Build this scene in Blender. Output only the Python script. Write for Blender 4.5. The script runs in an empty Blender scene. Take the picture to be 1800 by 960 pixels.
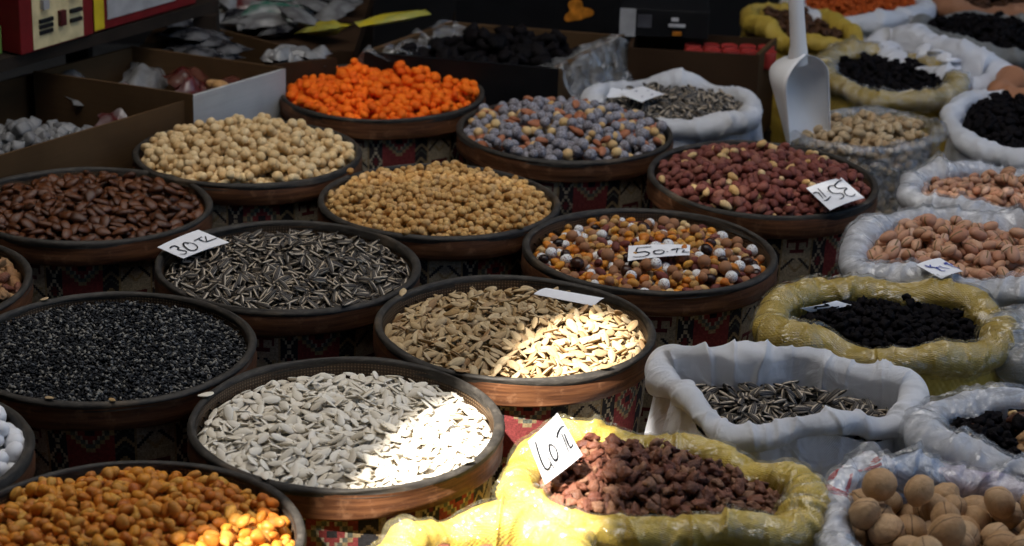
import bpy, math, random
import numpy as np
from mathutils import Matrix, Vector
sc = bpy.context.scene
rs = np.random.RandomState(7)
# ------------------------------------------------------------------ camera
F_PX, PITCH, ROLL, CAM_Z, RIM = 3737.0, math.radians(20.6), math.radians(1.9), 1.401, 0.45
_f = np.array([0, math.cos(PITCH), -math.sin(PITCH)]); _r = np.array([1., 0, 0]); _u = np.cross(_r, _f)
_c, _s = math.cos(ROLL), math.sin(ROLL)
CM = np.array([_c * _r + _s * _u, -_s * _r + _c * _u, _f]); CP = np.array([0, 0, CAM_Z])
cam = bpy.data.cameras.new('camera'); camo = bpy.data.objects.new('camera', cam); sc.collection.objects.link(camo)
mw = Matrix.Identity(4)
for i in range(3):
    mw[i][0], mw[i][1], mw[i][2], mw[i][3] = CM[0][i], CM[1][i], -CM[2][i], CP[i]
camo.matrix_world = mw
cam.sensor_width = 36; cam.lens = F_PX / 1800 * 36; cam.clip_start = .05; cam.clip_end = 300
cam.dof.use_dof = True; cam.dof.focus_distance = 2.5; cam.dof.aperture_fstop = 7.5
sc.camera = camo
# ------------------------------------------------------------------ light
SUN_TO = np.array([-.36, -.46, .81]); SUN_TO /= np.linalg.norm(SUN_TO)
sun = bpy.data.lights.new('sun', 'SUN'); sun.energy = 5.0; sun.angle = math.radians(1.1); sun.color = (1, .95, .87)
suno = bpy.data.objects.new('sun', sun); sc.collection.objects.link(suno)
suno.rotation_euler = Vector(SUN_TO).to_track_quat('Z', 'Y').to_euler()
world = bpy.data.worlds.new('World'); sc.world = world; world.use_nodes = True
wn = world.node_tree; sky = wn.nodes.new('ShaderNodeTexSky'); sky.sky_type = 'NISHITA'; sky.sun_disc = False
sky.sun_elevation = math.asin(SUN_TO[2]); sky.sun_rotation = math.atan2(SUN_TO[0], SUN_TO[1])
wn.links.new(sky.outputs[0], wn.nodes['Background'].inputs[0]); wn.nodes['Background'].inputs[1].default_value = .05
vs = sc.view_settings; vs.view_transform = 'Standard'; vs.look = 'None'; vs.gamma = 1; vs.exposure = 2.05
cy = sc.cycles; cy.use_denoising = True; cy.max_bounces = 8; cy.diffuse_bounces = 4; cy.glossy_bounces = 3
cy.transmission_bounces = 4; cy.transparent_max_bounces = 10; cy.sample_clamp_indirect = 6
cy.caustics_reflective = False; cy.caustics_refractive = False


def at(px, py, z=RIM):
    w = np.array([(px - 900) / F_PX, -(py - 480) / F_PX, 1.]) @ CM
    return CP + w * ((z - CAM_Z) / w[2])


def project(P):
    q = (np.asarray(P) - CP) @ CM.T
    return 900 + F_PX * q[..., 0] / q[..., 2], 480 - F_PX * q[..., 1] / q[..., 2], q[..., 2]


# ------------------------------------------------------------------ helpers
COL = sc.collection


def link(name, data, parent=None, mat=None, loc=None, rot=None):
    o = bpy.data.objects.new(name, data); COL.objects.link(o)
    if parent: o.parent = parent
    if mat and data: 
        data.materials.clear(); data.materials.append(mat)
    if loc is not None: o.location = loc
    if rot is not None: o.rotation_euler = rot
    return o


def tag(o, label, cat, group=None, kind=None):
    if label: o['label'] = label
    if cat: o['category'] = cat
    if group: o['group'] = group
    if kind: o['kind'] = kind
    return o


def mesh_np(name, V, Q, smooth=True, attrs=None):
    """quads (n,4) or triangles (n,3) straight from arrays"""
    V = np.ascontiguousarray(V, dtype=np.float32); Q = np.ascontiguousarray(Q, dtype=np.int32); k = Q.shape[1]
    me = bpy.data.meshes.new(name)
    me.vertices.add(len(V)); me.vertices.foreach_set('co', V.ravel())
    me.loops.add(Q.size); me.loops.foreach_set('vertex_index', Q.ravel())
    me.polygons.add(len(Q)); me.polygons.foreach_set('loop_start', np.arange(0, Q.size, k, dtype=np.int32))
    me.polygons.foreach_set('use_smooth', np.full(len(Q), smooth))
    me.update(calc_edges=True)
    for nm, (tp, dom, arr) in (attrs or {}).items():
        a = me.attributes.new(nm, tp, dom)
        a.data.foreach_set({'FLOAT': 'value', 'FLOAT_VECTOR': 'vector', 'FLOAT_COLOR': 'color', 'FLOAT2': 'vector'}[tp], np.ascontiguousarray(arr, dtype=np.float32).ravel())
    return me


def grid_quads(n, m, wrap_n=True):
    """n samples round, m samples along; vertex = i*m+j"""
    i = np.arange(n if wrap_n else n - 1)[:, None]; j = np.arange(m - 1)[None]
    i2 = (i + 1) % n
    return np.stack([i * m + j, i2 * m + j, i2 * m + j + 1, i * m + j + 1], -1).reshape(-1, 4)


class Boxes:
    def __init__(s): s.V = []; s.F = []
    def quad8(s, P):
        b = len(s.V); s.V += [tuple(p) for p in P]
        s.F += [tuple(b + k for k in q) for q in ((0, 3, 2, 1), (4, 5, 6, 7), (0, 1, 5, 4), (1, 2, 6, 5), (2, 3, 7, 6), (3, 0, 4, 7))]
        return s
    def box(s, lo, hi):
        (a, b, c), (d, e, f) = lo, hi
        return s.quad8([(a, b, c), (d, b, c), (d, e, c), (a, e, c), (a, b, f), (d, b, f), (d, e, f), (a, e, f)])
    def obj(s, name, mat, parent=None, loc=None, rot=None, bevel=0):
        me = bpy.data.meshes.new(name); me.from_pydata(s.V, [], s.F); me.update()
        o = link(name, me, parent, mat, loc, rot)
        if bevel:
            m = o.modifiers.new('bevel', 'BEVEL'); m.width = bevel; m.segments = 2; m.limit_method = 'ANGLE'
        return o


def wave_noise(seed, kx, ky, n, periodic=True):
    """smooth 2d function of (s in 0..1 periodic, t): sum of random waves"""
    r = np.random.RandomState(seed)
    fx = r.randint(-kx, kx + 1, n) if periodic else r.uniform(-kx, kx, n)
    fy = r.uniform(-ky, ky, n); ph = r.uniform(0, 6.28, n); am = r.uniform(.4, 1, n)
    am /= np.sqrt((am ** 2).sum() / 2)
    def f(s, t):
        o = 0
        for a, x, y, p in zip(am, fx, fy, ph): o = o + a * np.cos(6.2832 * (x * s + y * t) + p)
        return o
    return f


# node helper ---------------------------------------------------------------
class S:
    def __init__(s, nt, sock): s.nt = nt; s.k = sock
    def _m(s, op, o=None, o2=None, clamp=False):
        n = s.nt.nodes.new('ShaderNodeMath'); n.operation = op; n.use_clamp = clamp
        for i, v in enumerate((s, o, o2)):
            if v is None: continue
            if isinstance(v, S): s.nt.links.new(v.k, n.inputs[i])
            else: n.inputs[i].default_value = v
        return S(s.nt, n.outputs[0])
    def __add__(s, o): return s._m('ADD', o)
    def __sub__(s, o): return s._m('SUBTRACT', o)
    def __mul__(s, o): return s._m('MULTIPLY', o)
    def gt(s, o): return s._m('GREATER_THAN', o)
    def lt(s, o): return s._m('LESS_THAN', o)
    def abs(s): return s._m('ABSOLUTE')
    def fract(s): return s._m('FRACT')
    def sin(s): return s._m('SINE')
    def mx(s, o): return s._m('MAXIMUM', o)
    def pw(s, o): return s._m('POWER', o)
    def remap(s, a, b, c=0., d=1.):
        n = s.nt.nodes.new('ShaderNodeMapRange'); s.nt.links.new(s.k, n.inputs[0])
        for i, v in enumerate((a, b, c, d)): n.inputs[i + 1].default_value = v
        return S(s.nt, n.outputs[0])


class Mat:
    def __init__(s, name, rough=.6, color=(.5, .5, .5), spec=.5):
        s.m = bpy.data.materials.new(name); s.m.use_nodes = True; s.nt = s.m.node_tree
        s.b = s.nt.nodes['Principled BSDF']; s.out = s.nt.nodes['Material Output']
        s.b.inputs['Base Color'].default_value = (*color, 1); s.b.inputs['Roughness'].default_value = rough
        s.b.inputs['Specular IOR Level'].default_value = spec
    def attr(s, name, out='Vector'):
        n = s.nt.nodes.new('ShaderNodeAttribute'); n.attribute_name = name; return S(s.nt, n.outputs[out])
    def coord(s, out='Object'):
        n = s.nt.nodes.new('ShaderNodeTexCoord'); return S(s.nt, n.outputs[out])
    def xyz(s, v):
        n = s.nt.nodes.new('ShaderNodeSeparateXYZ'); s.nt.links.new(v.k, n.inputs[0]); return [S(s.nt, n.outputs[i]) for i in range(3)]
    def scale(s, v, sx, sy, sz):
        n = s.nt.nodes.new('ShaderNodeMapping'); s.nt.links.new(v.k, n.inputs[0]); n.inputs['Scale'].default_value = (sx, sy, sz); return S(s.nt, n.outputs[0])
    def noise(s, v, scale, detail=2., rough=.5, dist=0.):
        n = s.nt.nodes.new('ShaderNodeTexNoise'); s.nt.links.new(v.k, n.inputs['Vector']); n.inputs['Scale'].default_value = scale
        n.inputs['Detail'].default_value = detail; n.inputs['Roughness'].default_value = rough; n.inputs['Distortion'].default_value = dist
        return S(s.nt, n.outputs[0])
    def voro(s, v, scale, feature='F1'):
        n = s.nt.nodes.new('ShaderNodeTexVoronoi'); n.feature = feature; s.nt.links.new(v.k, n.inputs['Vector']); n.inputs['Scale'].default_value = scale
        return S(s.nt, n.outputs[0])
    def objrand(s):
        n = s.nt.nodes.new('ShaderNodeObjectInfo'); return S(s.nt, n.outputs['Random'])
    def ramp(s, v, stops, interp='LINEAR'):
        n = s.nt.nodes.new('ShaderNodeValToRGB'); s.nt.links.new(v.k, n.inputs[0]); cr = n.color_ramp; cr.interpolation = interp
        while len(cr.elements) < len(stops): cr.elements.new(.5)
        for e, (p, c) in zip(cr.elements, stops): e.position = p; e.color = (*c, 1)
        return S(s.nt, n.outputs[0])
    def mix(s, fac, a, b, mode='MIX'):
        n = s.nt.nodes.new('ShaderNodeMix'); n.data_type = 'RGBA'; n.blend_type = mode
        for i, v in ((0, fac), (6, a), (7, b)):
            if isinstance(v, S): s.nt.links.new(v.k, n.inputs[i])
            elif isinstance(v, tuple): n.inputs[i].default_value = (*v, 1)
            else: n.inputs[i].default_value = v
        return S(s.nt, n.outputs[2])
    def set(s, name, v):
        if isinstance(v, S): s.nt.links.new(v.k, s.b.inputs[name])
        else: s.b.inputs[name].default_value = v
        return s
    def bump(s, h, strength=.3, dist=.002):
        n = s.nt.nodes.new('ShaderNodeBump'); n.inputs['Strength'].default_value = strength; n.inputs['Distance'].default_value = dist
        s.nt.links.new(h.k, n.inputs['Height']); s.nt.links.new(n.outputs[0], s.b.inputs['Normal']); s.bn = n; return s


def plain(name, color, rough=.6, vary=.25, scale=30, bump=0., spec=.15):
    m = Mat(name, rough, color, spec); c = m.coord()
    n = m.noise(c, scale, 4)
    m.set('Base Color', m.mix(n.remap(.3, .7), tuple(x * (1 - vary) for x in color), tuple(min(1, x * (1 + vary)) for x in color)))
    if bump: m.bump(n, bump, .003)
    return m.m


# ------------------------------------------------------------------ small pieces: shapes
def cube_sphere(n):
    t = np.tan(np.linspace(-math.pi / 4, math.pi / 4, n + 1)); V = []; Q = []; idx = {}
    def vid(p):
        k = tuple(np.round(p, 5))
        if k not in idx: idx[k] = len(V); V.append(p)
        return idx[k]
    for ax in range(3):
        for sg in (-1, 1):
            for i in range(n):
                for j in range(n):
                    q = []
                    for di, dj in ((0, 0), (1, 0), (1, 1), (0, 1)):
                        p = [0, 0, 0]; p[ax] = sg; p[(ax + 1) % 3] = t[i + di]; p[(ax + 2) % 3] = t[j + dj]; q.append(vid(np.array(p, float)))
                    Q.append(q if sg > 0 else q[::-1])
    V = np.array(V); V /= np.linalg.norm(V, axis=1)[:, None]
    return V, np.array(Q)


def lump(P, rnd, amp, k, n=7):
    o = np.zeros(len(P))
    for _ in range(n): o += np.cos(P @ rnd.normal(0, k, 3) + rnd.uniform(0, 6.28))
    return P * (1 + amp * o / math.sqrt(n))[:, None]


def shape(kind, P, rnd):
    x, y, z = P.T; Q = P.copy()
    if kind == 'ball': Q = lump(P, rnd, .02, 2)
    elif kind == 'candy': Q = lump(P, rnd, .035, 1.5); Q[:, 0] *= 1 + .18 * rnd.rand()
    elif kind == 'almond':
        Q[:, 1] *= (1 - .28 * x - .12 * x * x); Q[:, 2] *= 1 - .25 * x; Q = lump(Q, rnd, .025, 4)
    elif kind == 'pumpkin':
        Q[:, 1] *= (1 - .25 * x - .22 * x * x); Q[:, 2] *= (1 - .35 * np.abs(y)); Q[:, 2] += .25 * rnd.uniform(-1, 1) * x * x; Q = lump(Q, rnd, .03, 2)
    elif kind == 'sunflower':
        Q[:, 1] *= (1 - .22 * x - .3 * x * x); Q[:, 2] *= (1 - .3 * np.abs(y)); Q[:, 2] += .2 * rnd.uniform(-1, 1) * x * x
    elif kind == 'chick':
        r = 1 + .16 * np.exp(-((1 - x) / .12)) - .13 * np.exp(-(y / .16) ** 2) * (x > -.2) * (z > -.3)
        Q = lump(P * r[:, None], rnd, .055, 3.2)
    elif kind == 'hazel': Q = lump(P * (1 + .1 * np.clip(x, 0, 1) ** 5)[:, None], rnd, .035, 2.2)
    elif kind == 'peanut': Q[:, 1] *= 1 - .12 * x; Q = lump(Q, rnd, .04, 2.5)
    elif kind == 'corn':
        Q[:, 1] *= 1 - .3 * x; Q = lump(Q, rnd, .09, 2.4)
    elif kind == 'raisin': Q = lump(lump(P, rnd, .22, 2), rnd, .17, 5)
    elif kind == 'pistachio':
        Q[:, 1] *= 1 - .12 * x - .1 * x * x; g = np.exp(-(y / .13) ** 2) * (x > -.3) * np.clip(z + .9, 0, 1)
        Q[:, 2] -= np.sign(z) * .16 * g
    elif kind == 'walnut':
        r = 1 + .06 * np.exp(-(y / .11) ** 2) - .085 * np.exp(-(y / .03) ** 2) + .09 * np.clip(x, 0, 1) ** 8 - .03 * np.abs(np.sin(5 * np.arctan2(z, np.abs(y) + .1) + 2.2 * x + rnd.rand() * 6))
        Q = lump(lump(P * r[:, None], rnd, .014, 8), rnd, .05, 1.7)
    elif kind == 'kernel':  # half walnut kernel: deep folds
        Q = lump(lump(P, rnd, .10, 4), rnd, .17, 9, 9); Q[:, 1] *= 1 - .25 * np.exp(-(Q[:, 0] / .2) ** 2)
    elif kind == 'lokum':
        Q = P / np.max(np.abs(P), axis=1)[:, None] ** .72; Q = lump(Q, rnd, .05, 2)
    elif kind == 'cashew':
        Q[:, 0] = x; Q[:, 1] = y * .8 + .7 * x * x - .3
    return Q


CS = {n: cube_sphere(n) for n in (2, 3, 4, 5, 6, 10, 16)}
_pm = {}


def piece(kind, dims, var, n):
    key = (kind, dims, var, n)
    if key not in _pm:
        P, Q = CS[n]; r = np.random.RandomState(100 * var + len(kind) * 7 + 3)
        _pm[key] = (shape(kind, P, r) * np.array(dims), P, Q)
    return _pm[key]


def nutmat(name, colors, rough=.5, spec=.4, mottled=.25, mscale=3., interp='LINEAR', extra=None, bump=0., bscale=8.):
    """per-piece colour picked at random from the ramp; lp = position on the piece"""
    m = Mat('nut_' + name, rough, colors[0], spec * .45)
    r = (m.attr('rnd', 'Fac') + m.objrand()).fract(); lp = m.attr('lp')
    k = len(colors)
    pos = [(i / k if interp == 'CONSTANT' else i / max(1, k - 1)) for i in range(k)]
    col = m.ramp(r, list(zip(pos, colors)), interp)
    off = m.nt.nodes.new('ShaderNodeVectorMath'); off.operation = 'ADD'; m.nt.links.new(lp.k, off.inputs[0])
    cmb = m.nt.nodes.new('ShaderNodeCombineXYZ'); m.nt.links.new((r * 37.).k, cmb.inputs[0]); m.nt.links.new(cmb.outputs[0], off.inputs[1])
    v = S(m.nt, off.outputs[0]); n = m.noise(v, mscale, 3)
    col = m.mix(n.remap(.3, .7, 0, mottled), col, (.02, .012, .008))
    if extra: col = extra(m, col, lp, v, r)
    m.set('Base Color', col)
    if bump: m.bump(m.noise(v, bscale, 2), bump, .002)
    return m.m


# container: fill region as polar radius table about a centre ----------------
class Region:
    def __init__(s, c, rad, z, mound, slope=(0, 0)):
        s.c = np.array(c[:2]); s.rad = rad; s.z = z; s.mound = mound; s.slope = slope
    def r(s, phi):
        n = len(s.rad); t = (phi / (2 * math.pi) % 1) * n; i = np.floor(t).astype(int) % n; f = t - np.floor(t)
        return s.rad[i] * (1 - f) + s.rad[(i + 1) % n] * f
    def target(s, x, y):
        d = np.hypot(x, y); q = d / s.r(np.arctan2(y, x))
        return s.z + s.mound * (1 - q ** 2) + s.slope[0] * x + s.slope[1] * y, q


def deposit(reg, kinds, seed, layers=2.2, cover=1.0, maxtilt=.55, jit=.12, settle=.25, vis_margin=60):
    """drop pieces one by one on a height map; kinds: list of (dims, weight, nvar).  Returns list of dicts."""
    rnd = np.random.RandomState(seed); R = reg.rad.max()
    amin = min(min(k[0][0], k[0][1]) for k in kinds); g = max(.0016, amin / 2.6)
    N = int(2 * R / g) + 3; ax = (np.arange(N) - N / 2 + .5) * g
    X, Y = np.meshgrid(ax, ax, indexing='ij'); T, q = reg.target(X, Y)
    w = np.array([k[1] for k in kinds], float); w /= w.sum()
    cavg = sum(wi * 2 * k[0][2] for wi, k in zip(w, kinds)); aavg = sum(wi * math.pi * k[0][0] * k[0][1] for wi, k in zip(w, kinds))
    depth = layers * cavg * .75
    H = (T - depth).copy(); wb = T + .03
    H[q > 1.04] = -10
    area = (q < 1).sum() * g * g
    n = int(layers * cover * 1.25 * area / aavg)
    K = 7; out = []
    ph = rnd.uniform(0, 6.2832, (n, K)); rr = np.sqrt(rnd.uniform(0, 1, (n, K))); RR = reg.r(ph)
    kid = rnd.choice(len(kinds), n, p=w); yaw = rnd.uniform(0, 6.2832, n); ju = rnd.normal(0, jit, n); jw = rnd.normal(0, jit, n)
    sc_ = rnd.normal(1, .12, n).clip(.7, 1.3)
    for i in range(n):
        (a, b, c), _, nv = kinds[kid[i]]; s_ = sc_[i]; a *= s_; b *= s_; c *= s_
        rad = (RR[i] - .75 * b) * rr[i]
        xs = rad * np.cos(ph[i]); ys = rad * np.sin(ph[i])
        I = (xs / g + N / 2).astype(int); J = (ys / g + N / 2).astype(int)
        dh = H[I, J] - T[I, J]; kk = int(np.argmin(dh)); x = xs[kk]; y = ys[kk]
        if dh[kk] > -.15 * c: continue
        cu, su_ = math.cos(yaw[i]), math.sin(yaw[i])
        # the wall turns long pieces along itself
        if rad[kk] + a > RR[i, kk] * 1.0:
            al = ph[i, kk] + math.pi / 2 + ju[i]; cu, su_ = math.cos(al), math.sin(al)
        def hh(px, py):
            return H[min(N - 1, max(0, int(px / g + N / 2))), min(N - 1, max(0, int(py / g + N / 2)))]
        h0 = hh(x, y); lim = h0 - 2 * c
        e = .68
        hp = max(lim, hh(x + e * a * cu, y + e * a * su_)); hm = max(lim, hh(x - e * a * cu, y - e * a * su_))
        vp = max(lim, hh(x - e * b * su_, y + e * b * cu)); vm = max(lim, hh(x + e * b * su_, y - e * b * cu))
        tu = (hp - hm) / (2 * e * a) + ju[i]; tv = (vp - vm) / (2 * e * b) + jw[i]
        tu = max(-maxtilt, min(maxtilt, tu)); tv = max(-maxtilt, min(maxtilt, tv))
        under = c * .73
        zs = (h0 + c, hp - tu * e * a + under, hm + tu * e * a + under, vp - tv * e * b + under, vm + tv * e * b + under)
        zc = max(zs) * (1 - settle) + settle * sum(zs) / 5
        # write the top surface
        ext = a; i0 = max(0, int((x - ext) / g + N / 2)); i1 = min(N, int((x + ext) / g + N / 2) + 2)
        j0 = max(0, int((y - ext) / g + N / 2)); j1 = min(N, int((y + ext) / g + N / 2) + 2)
        dx = ax[i0:i1, None] - x; dy = ax[None, j0:j1] - y
        U = dx * cu + dy * su_; W = -dx * su_ + dy * cu
        rho = (U / a) ** 2 + (W / b) ** 2
        top = zc + tu * U + tv * W + c * np.sqrt(np.clip(1 - rho, 0, 1)); top[rho > 1] = -20
        np.maximum(H[i0:i1, j0:j1], top, out=H[i0:i1, j0:j1])
        out.append((kid[i], rnd.randint(nv), x, y, zc, cu, su_, tu, tv, s_, a, c))
    A = np.array(out)
    x, y, zc, cu, su_, tu, tv, s_ = A[:, 2:10].T
    ux = np.stack([cu, su_, tu], 1); ux /= np.linalg.norm(ux, axis=1)[:, None]
    nz = np.stack([-tu * cu + tv * su_, -tu * su_ - tv * cu, np.ones_like(tu)], 1); nz /= np.linalg.norm(nz, axis=1)[:, None]
    uy = np.cross(nz, ux)
    flip = np.where(rnd.rand(len(A)) < .5, 1., -1.)  # half of them upside down
    M = np.stack([ux, uy * flip[:, None], nz * flip[:, None]], 2) * s_[:, None, None]
    pos = np.stack([x + reg.c[0], y + reg.c[1], zc], 1)
    # how much of each shows
    vis = np.zeros(len(A))
    for du in (-.5, 0, .5):
        px = x + du * A[:, 10] * cu; py = y + du * A[:, 10] * su_
        I = (px / g + N / 2).astype(int).clip(0, N - 1); J = (py / g + N / 2).astype(int).clip(0, N - 1)
        vis += (zc + du * A[:, 10] * tu + A[:, 11] * .8 >= H[I, J] - .0006)
    sx, sy, d = project(pos)
    inf = (sx > -vis_margin) & (sx < 1800 + vis_margin) & (sy > -vis_margin) & (sy < 960 + vis_margin)
    base = (X, Y, T - depth, q, reg)
    return dict(kid=A[:, 0].astype(int), var=A[:, 1].astype(int), M=M, pos=pos, vis=vis, inf=inf, sx=sx, sy=sy, d=d, reg=reg, depth=depth)


def place(dep, specs, group, stuff, limit=300, nlo=3, nhi=5, core=None):
    """specs per kind: (name, shape, dims, material, label, category).  The `limit` most visible become objects of their own,
    the rest one object of kind stuff = (name, label, category)."""
    n = len(dep['kid']); rnd = np.random.RandomState(n)
    inside = (dep['sx'] > 2) & (dep['sx'] < 1798) & (dep['sy'] > 2) & (dep['sy'] < 958)
    score = np.where((dep['vis'] >= 2) & inside, dep['vis'] * .15 - dep['d'], -99)
    order = np.argsort(-score); ind = [i for i in order[:limit] if score[i] > -90]
    sel = np.zeros(n, bool); sel[ind] = True
    cache = {}
    for i in ind:
        nm, shp, dims, mat, lab, cat = specs[dep['kid'][i]]; v = dep['var'][i]
        if (nm, v) not in cache:
            V, P, Q = piece(shp, dims, v, nhi); cache[(nm, v)] = mesh_np(nm, V, Q, True, {'lp': ('FLOAT_VECTOR', 'POINT', P)})
            cache[(nm, v)].materials.append(mat)
        o = bpy.data.objects.new(nm, cache[(nm, v)]); COL.objects.link(o)
        m = dep['M'][i]; p = dep['pos'][i]
        o.matrix_world = Matrix(((m[0, 0], m[0, 1], m[0, 2], p[0]), (m[1, 0], m[1, 1], m[1, 2], p[1]), (m[2, 0], m[2, 1], m[2, 2], p[2]), (0, 0, 0, 1)))
        dx, dy = p[0] - dep['reg'].c[0], p[1] - dep['reg'].c[1]; rho_ = math.hypot(dx, dy) / float(dep['reg'].r(np.array(math.atan2(dy, dx))))
        where = 'mid-heap' if rho_ < .4 else (('near side' if dy < 0 else 'far side') if abs(dy) > abs(dx) else ('left side' if dx < 0 else 'right side'))
        if math.hypot(dx, dy) and rho_ >= .4 and min(abs(dx), abs(dy)) > .45 * max(abs(dx), abs(dy)): where = ('near ' if dy < 0 else 'far ') + ('left' if dx < 0 else 'right')
        tag(o, lab + ', ' + where, cat, group)
    # rest as one mesh with several materials
    VV, QQ, LP, RN, MI = [], [], [], [], []; off = 0
    for k, (nm, shp, dims, mat, lab, cat) in enumerate(specs):
        for v in set(dep['var']):
            I = np.where((dep['kid'] == k) & (dep['var'] == v) & ~sel & (dep['inf']))[0]
            if not len(I): continue
            V, P, Q = piece(shp, dims, v, nlo)
            W = np.einsum('nij,vj->nvi', dep['M'][I], V) + dep['pos'][I][:, None]
            VV.append(W.reshape(-1, 3)); LP.append(np.tile(P, (len(I), 1))); RN.append(np.repeat(rnd.rand(len(I)), len(V)))
            QQ.append((Q[None] + (off + np.arange(len(I)) * len(V))[:, None, None]).reshape(-1, 4)); MI.append(np.full(len(I) * len(Q), k)); off += len(I) * len(V)
    # core below
    reg = dep['reg']; nr, na = 10, 48; t = np.linspace(0, 2 * math.pi, na, endpoint=False); q = np.linspace(0.02, 1.0, nr)
    rr = reg.r(t)[:, None] * q[None]; cx = rr * np.cos(t)[:, None]; cyy = rr * np.sin(t)[:, None]
    zz = reg.target(cx, cyy)[0] - dep['depth']
    C = np.stack([cx + reg.c[0], cyy + reg.c[1], zz], -1).reshape(-1, 3); CQ = grid_quads(na, nr)
    VV.append(C); LP.append(np.zeros_like(C)); RN.append(np.zeros(len(C))); QQ.append(CQ + off); MI.append(np.full(len(CQ), 0))
    me = mesh_np(stuff[0], np.concatenate(VV), np.concatenate(QQ), True, {'lp': ('FLOAT_VECTOR', 'POINT', np.concatenate(LP)), 'rnd': ('FLOAT', 'POINT', np.concatenate(RN))})
    for s_ in specs: me.materials.append(s_[3])
    me.polygons.foreach_set('material_index', np.concatenate(MI).astype(np.int32))
    o = bpy.data.objects.new(stuff[0], me); COL.objects.link(o); tag(o, stuff[1], stuff[2], None, 'stuff')
    return o


def fill(reg, specs, weights, group, stuff, seed, layers=2.2, limit=300, cover=1.0, maxtilt=.55, jit=.12, nlo=3, nhi=5, settle=.25):
    dep = deposit(reg, [(s_[2], w, 6) for s_, w in zip(specs, weights)], seed, layers, cover, maxtilt, jit, settle)
    return place(dep, specs, group, stuff, limit, nlo, nhi)


# ------------------------------------------------------------------ materials
def wood_hoop():
    m = Mat('hoop_wood', .5, (.1, .04, .02), .25); c = m.coord(); x, y, z = m.xyz(c)
    st = m.noise(m.scale(c, 6, 6, 90), 3, 5, .6); n2 = m.noise(c, 60, 4, .6); n3 = m.noise(c, 9, 3)
    col = m.ramp(st, [(.25, (.045, .016, .008)), (.5, (.12, .047, .02)), (.75, (.2, .085, .036))])
    col = m.mix(n2.remap(.55, .75, 0, .6), col, (.34, .17, .085))
    col = m.mix(n3.remap(.5, .8, 0, .75), col, (.035, .017, .01))
    m.set('Base Color', col); m.set('Roughness', n2.remap(.3, .7, .42, .7)); m.bump(n2 * .5 + st, .3, .0012); return m.m


def lip_wood():
    m = Mat('lip_wood', .6, (.07, .06, .05), .25); c = m.coord(); n = m.noise(m.scale(c, 8, 8, 40), 8, 5, .65); n2 = m.noise(c, 14, 3)
    col = m.ramp(n, [(.3, (.016, .014, .012)), (.55, (.036, .031, .026)), (.8, (.09, .078, .064))])
    col = m.mix(n2.remap(.55, .75, 0, .5), col, (.16, .11, .065))
    m.set('Base Color', col); m.bump(n, .4, .001); return m.m


def woven_inner():
    m = Mat('woven_inner', .5, (.1, .06, .03), .4); uv = m.attr('uv2'); u, v, _ = m.xyz(uv)
    du = (u * 260.).fract() - .5; dv = (v * 260.).fract() - .5
    d = (du * du + dv * dv); dot = d.remap(.03, .12, 1, 0); n = m.noise(m.coord(), 22, 3)
    col = m.mix(dot, (.055, .032, .017), (.2, .13, .07)); col = m.mix(n.remap(.4, .75, .0, .6), col, (.06, .032, .016))
    m.set('Base Color', col); m.bump(dot, .5, .001); return m.m


def kilim_mat():
    m = Mat('kilim', .85, (.2, .1, .1), .1); c = m.attr('kcol', 'Color'); n = m.noise(m.coord(), 700, 2); n2 = m.noise(m.coord(), 14, 3)
    col = m.mix(n.remap(.3, .7, .0, .5), c, (.03, .02, .015)); col = m.mix(n2.remap(.5, .8, 0, .35), col, (.05, .03, .02))
    m.set('Base Color', col); m.bump(n, .4, .001); return m.m


def fabric_mat(name, color, stain=(.45, .42, .36), weave=950, rough=.42, spec=.45, crinkle=.5, trans=.0):
    m = Mat(name, rough, color, spec); c = m.attr('uv2'); u, v, _ = m.xyz(c); oc = m.coord()
    w = ((u * weave * 3.14).sin() * (v * weave * 3.14).sin())
    n = m.noise(oc, 7, 4, .6); cr = m.noise(oc, 16, 5, .55, 1.5); st = m.noise(oc, 4, 2)
    col = m.mix(n.remap(.5, .8, 0, .45), color, stain)
    col = m.mix(w.remap(-1, 1, .0, .12), col, tuple(k * .55 for k in color))
    dn = m.nt.nodes.new('ShaderNodeVectorMath'); dn.operation = 'ADD'; m.nt.links.new(oc.k, dn.inputs[0])
    nv = m.nt.nodes.new('ShaderNodeTexNoise'); nv.inputs['Scale'].default_value = 9; m.nt.links.new(oc.k, nv.inputs['Vector'])
    sv = m.nt.nodes.new('ShaderNodeVectorMath'); sv.operation = 'SCALE'; sv.inputs['Scale'].default_value = .12; m.nt.links.new(nv.outputs['Color'], sv.inputs[0]); m.nt.links.new(sv.outputs[0], dn.inputs[1])
    dv = S(m.nt, dn.outputs[0]); fa = m.voro(m.scale(dv, 1, 1, .6), 17) + m.voro(dv, 44) * .3
    m.set('Base Color', col); m.bump(w * .022 + cr * crinkle * .7 + fa * crinkle * .75, .9, .014); return m.m


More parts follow.
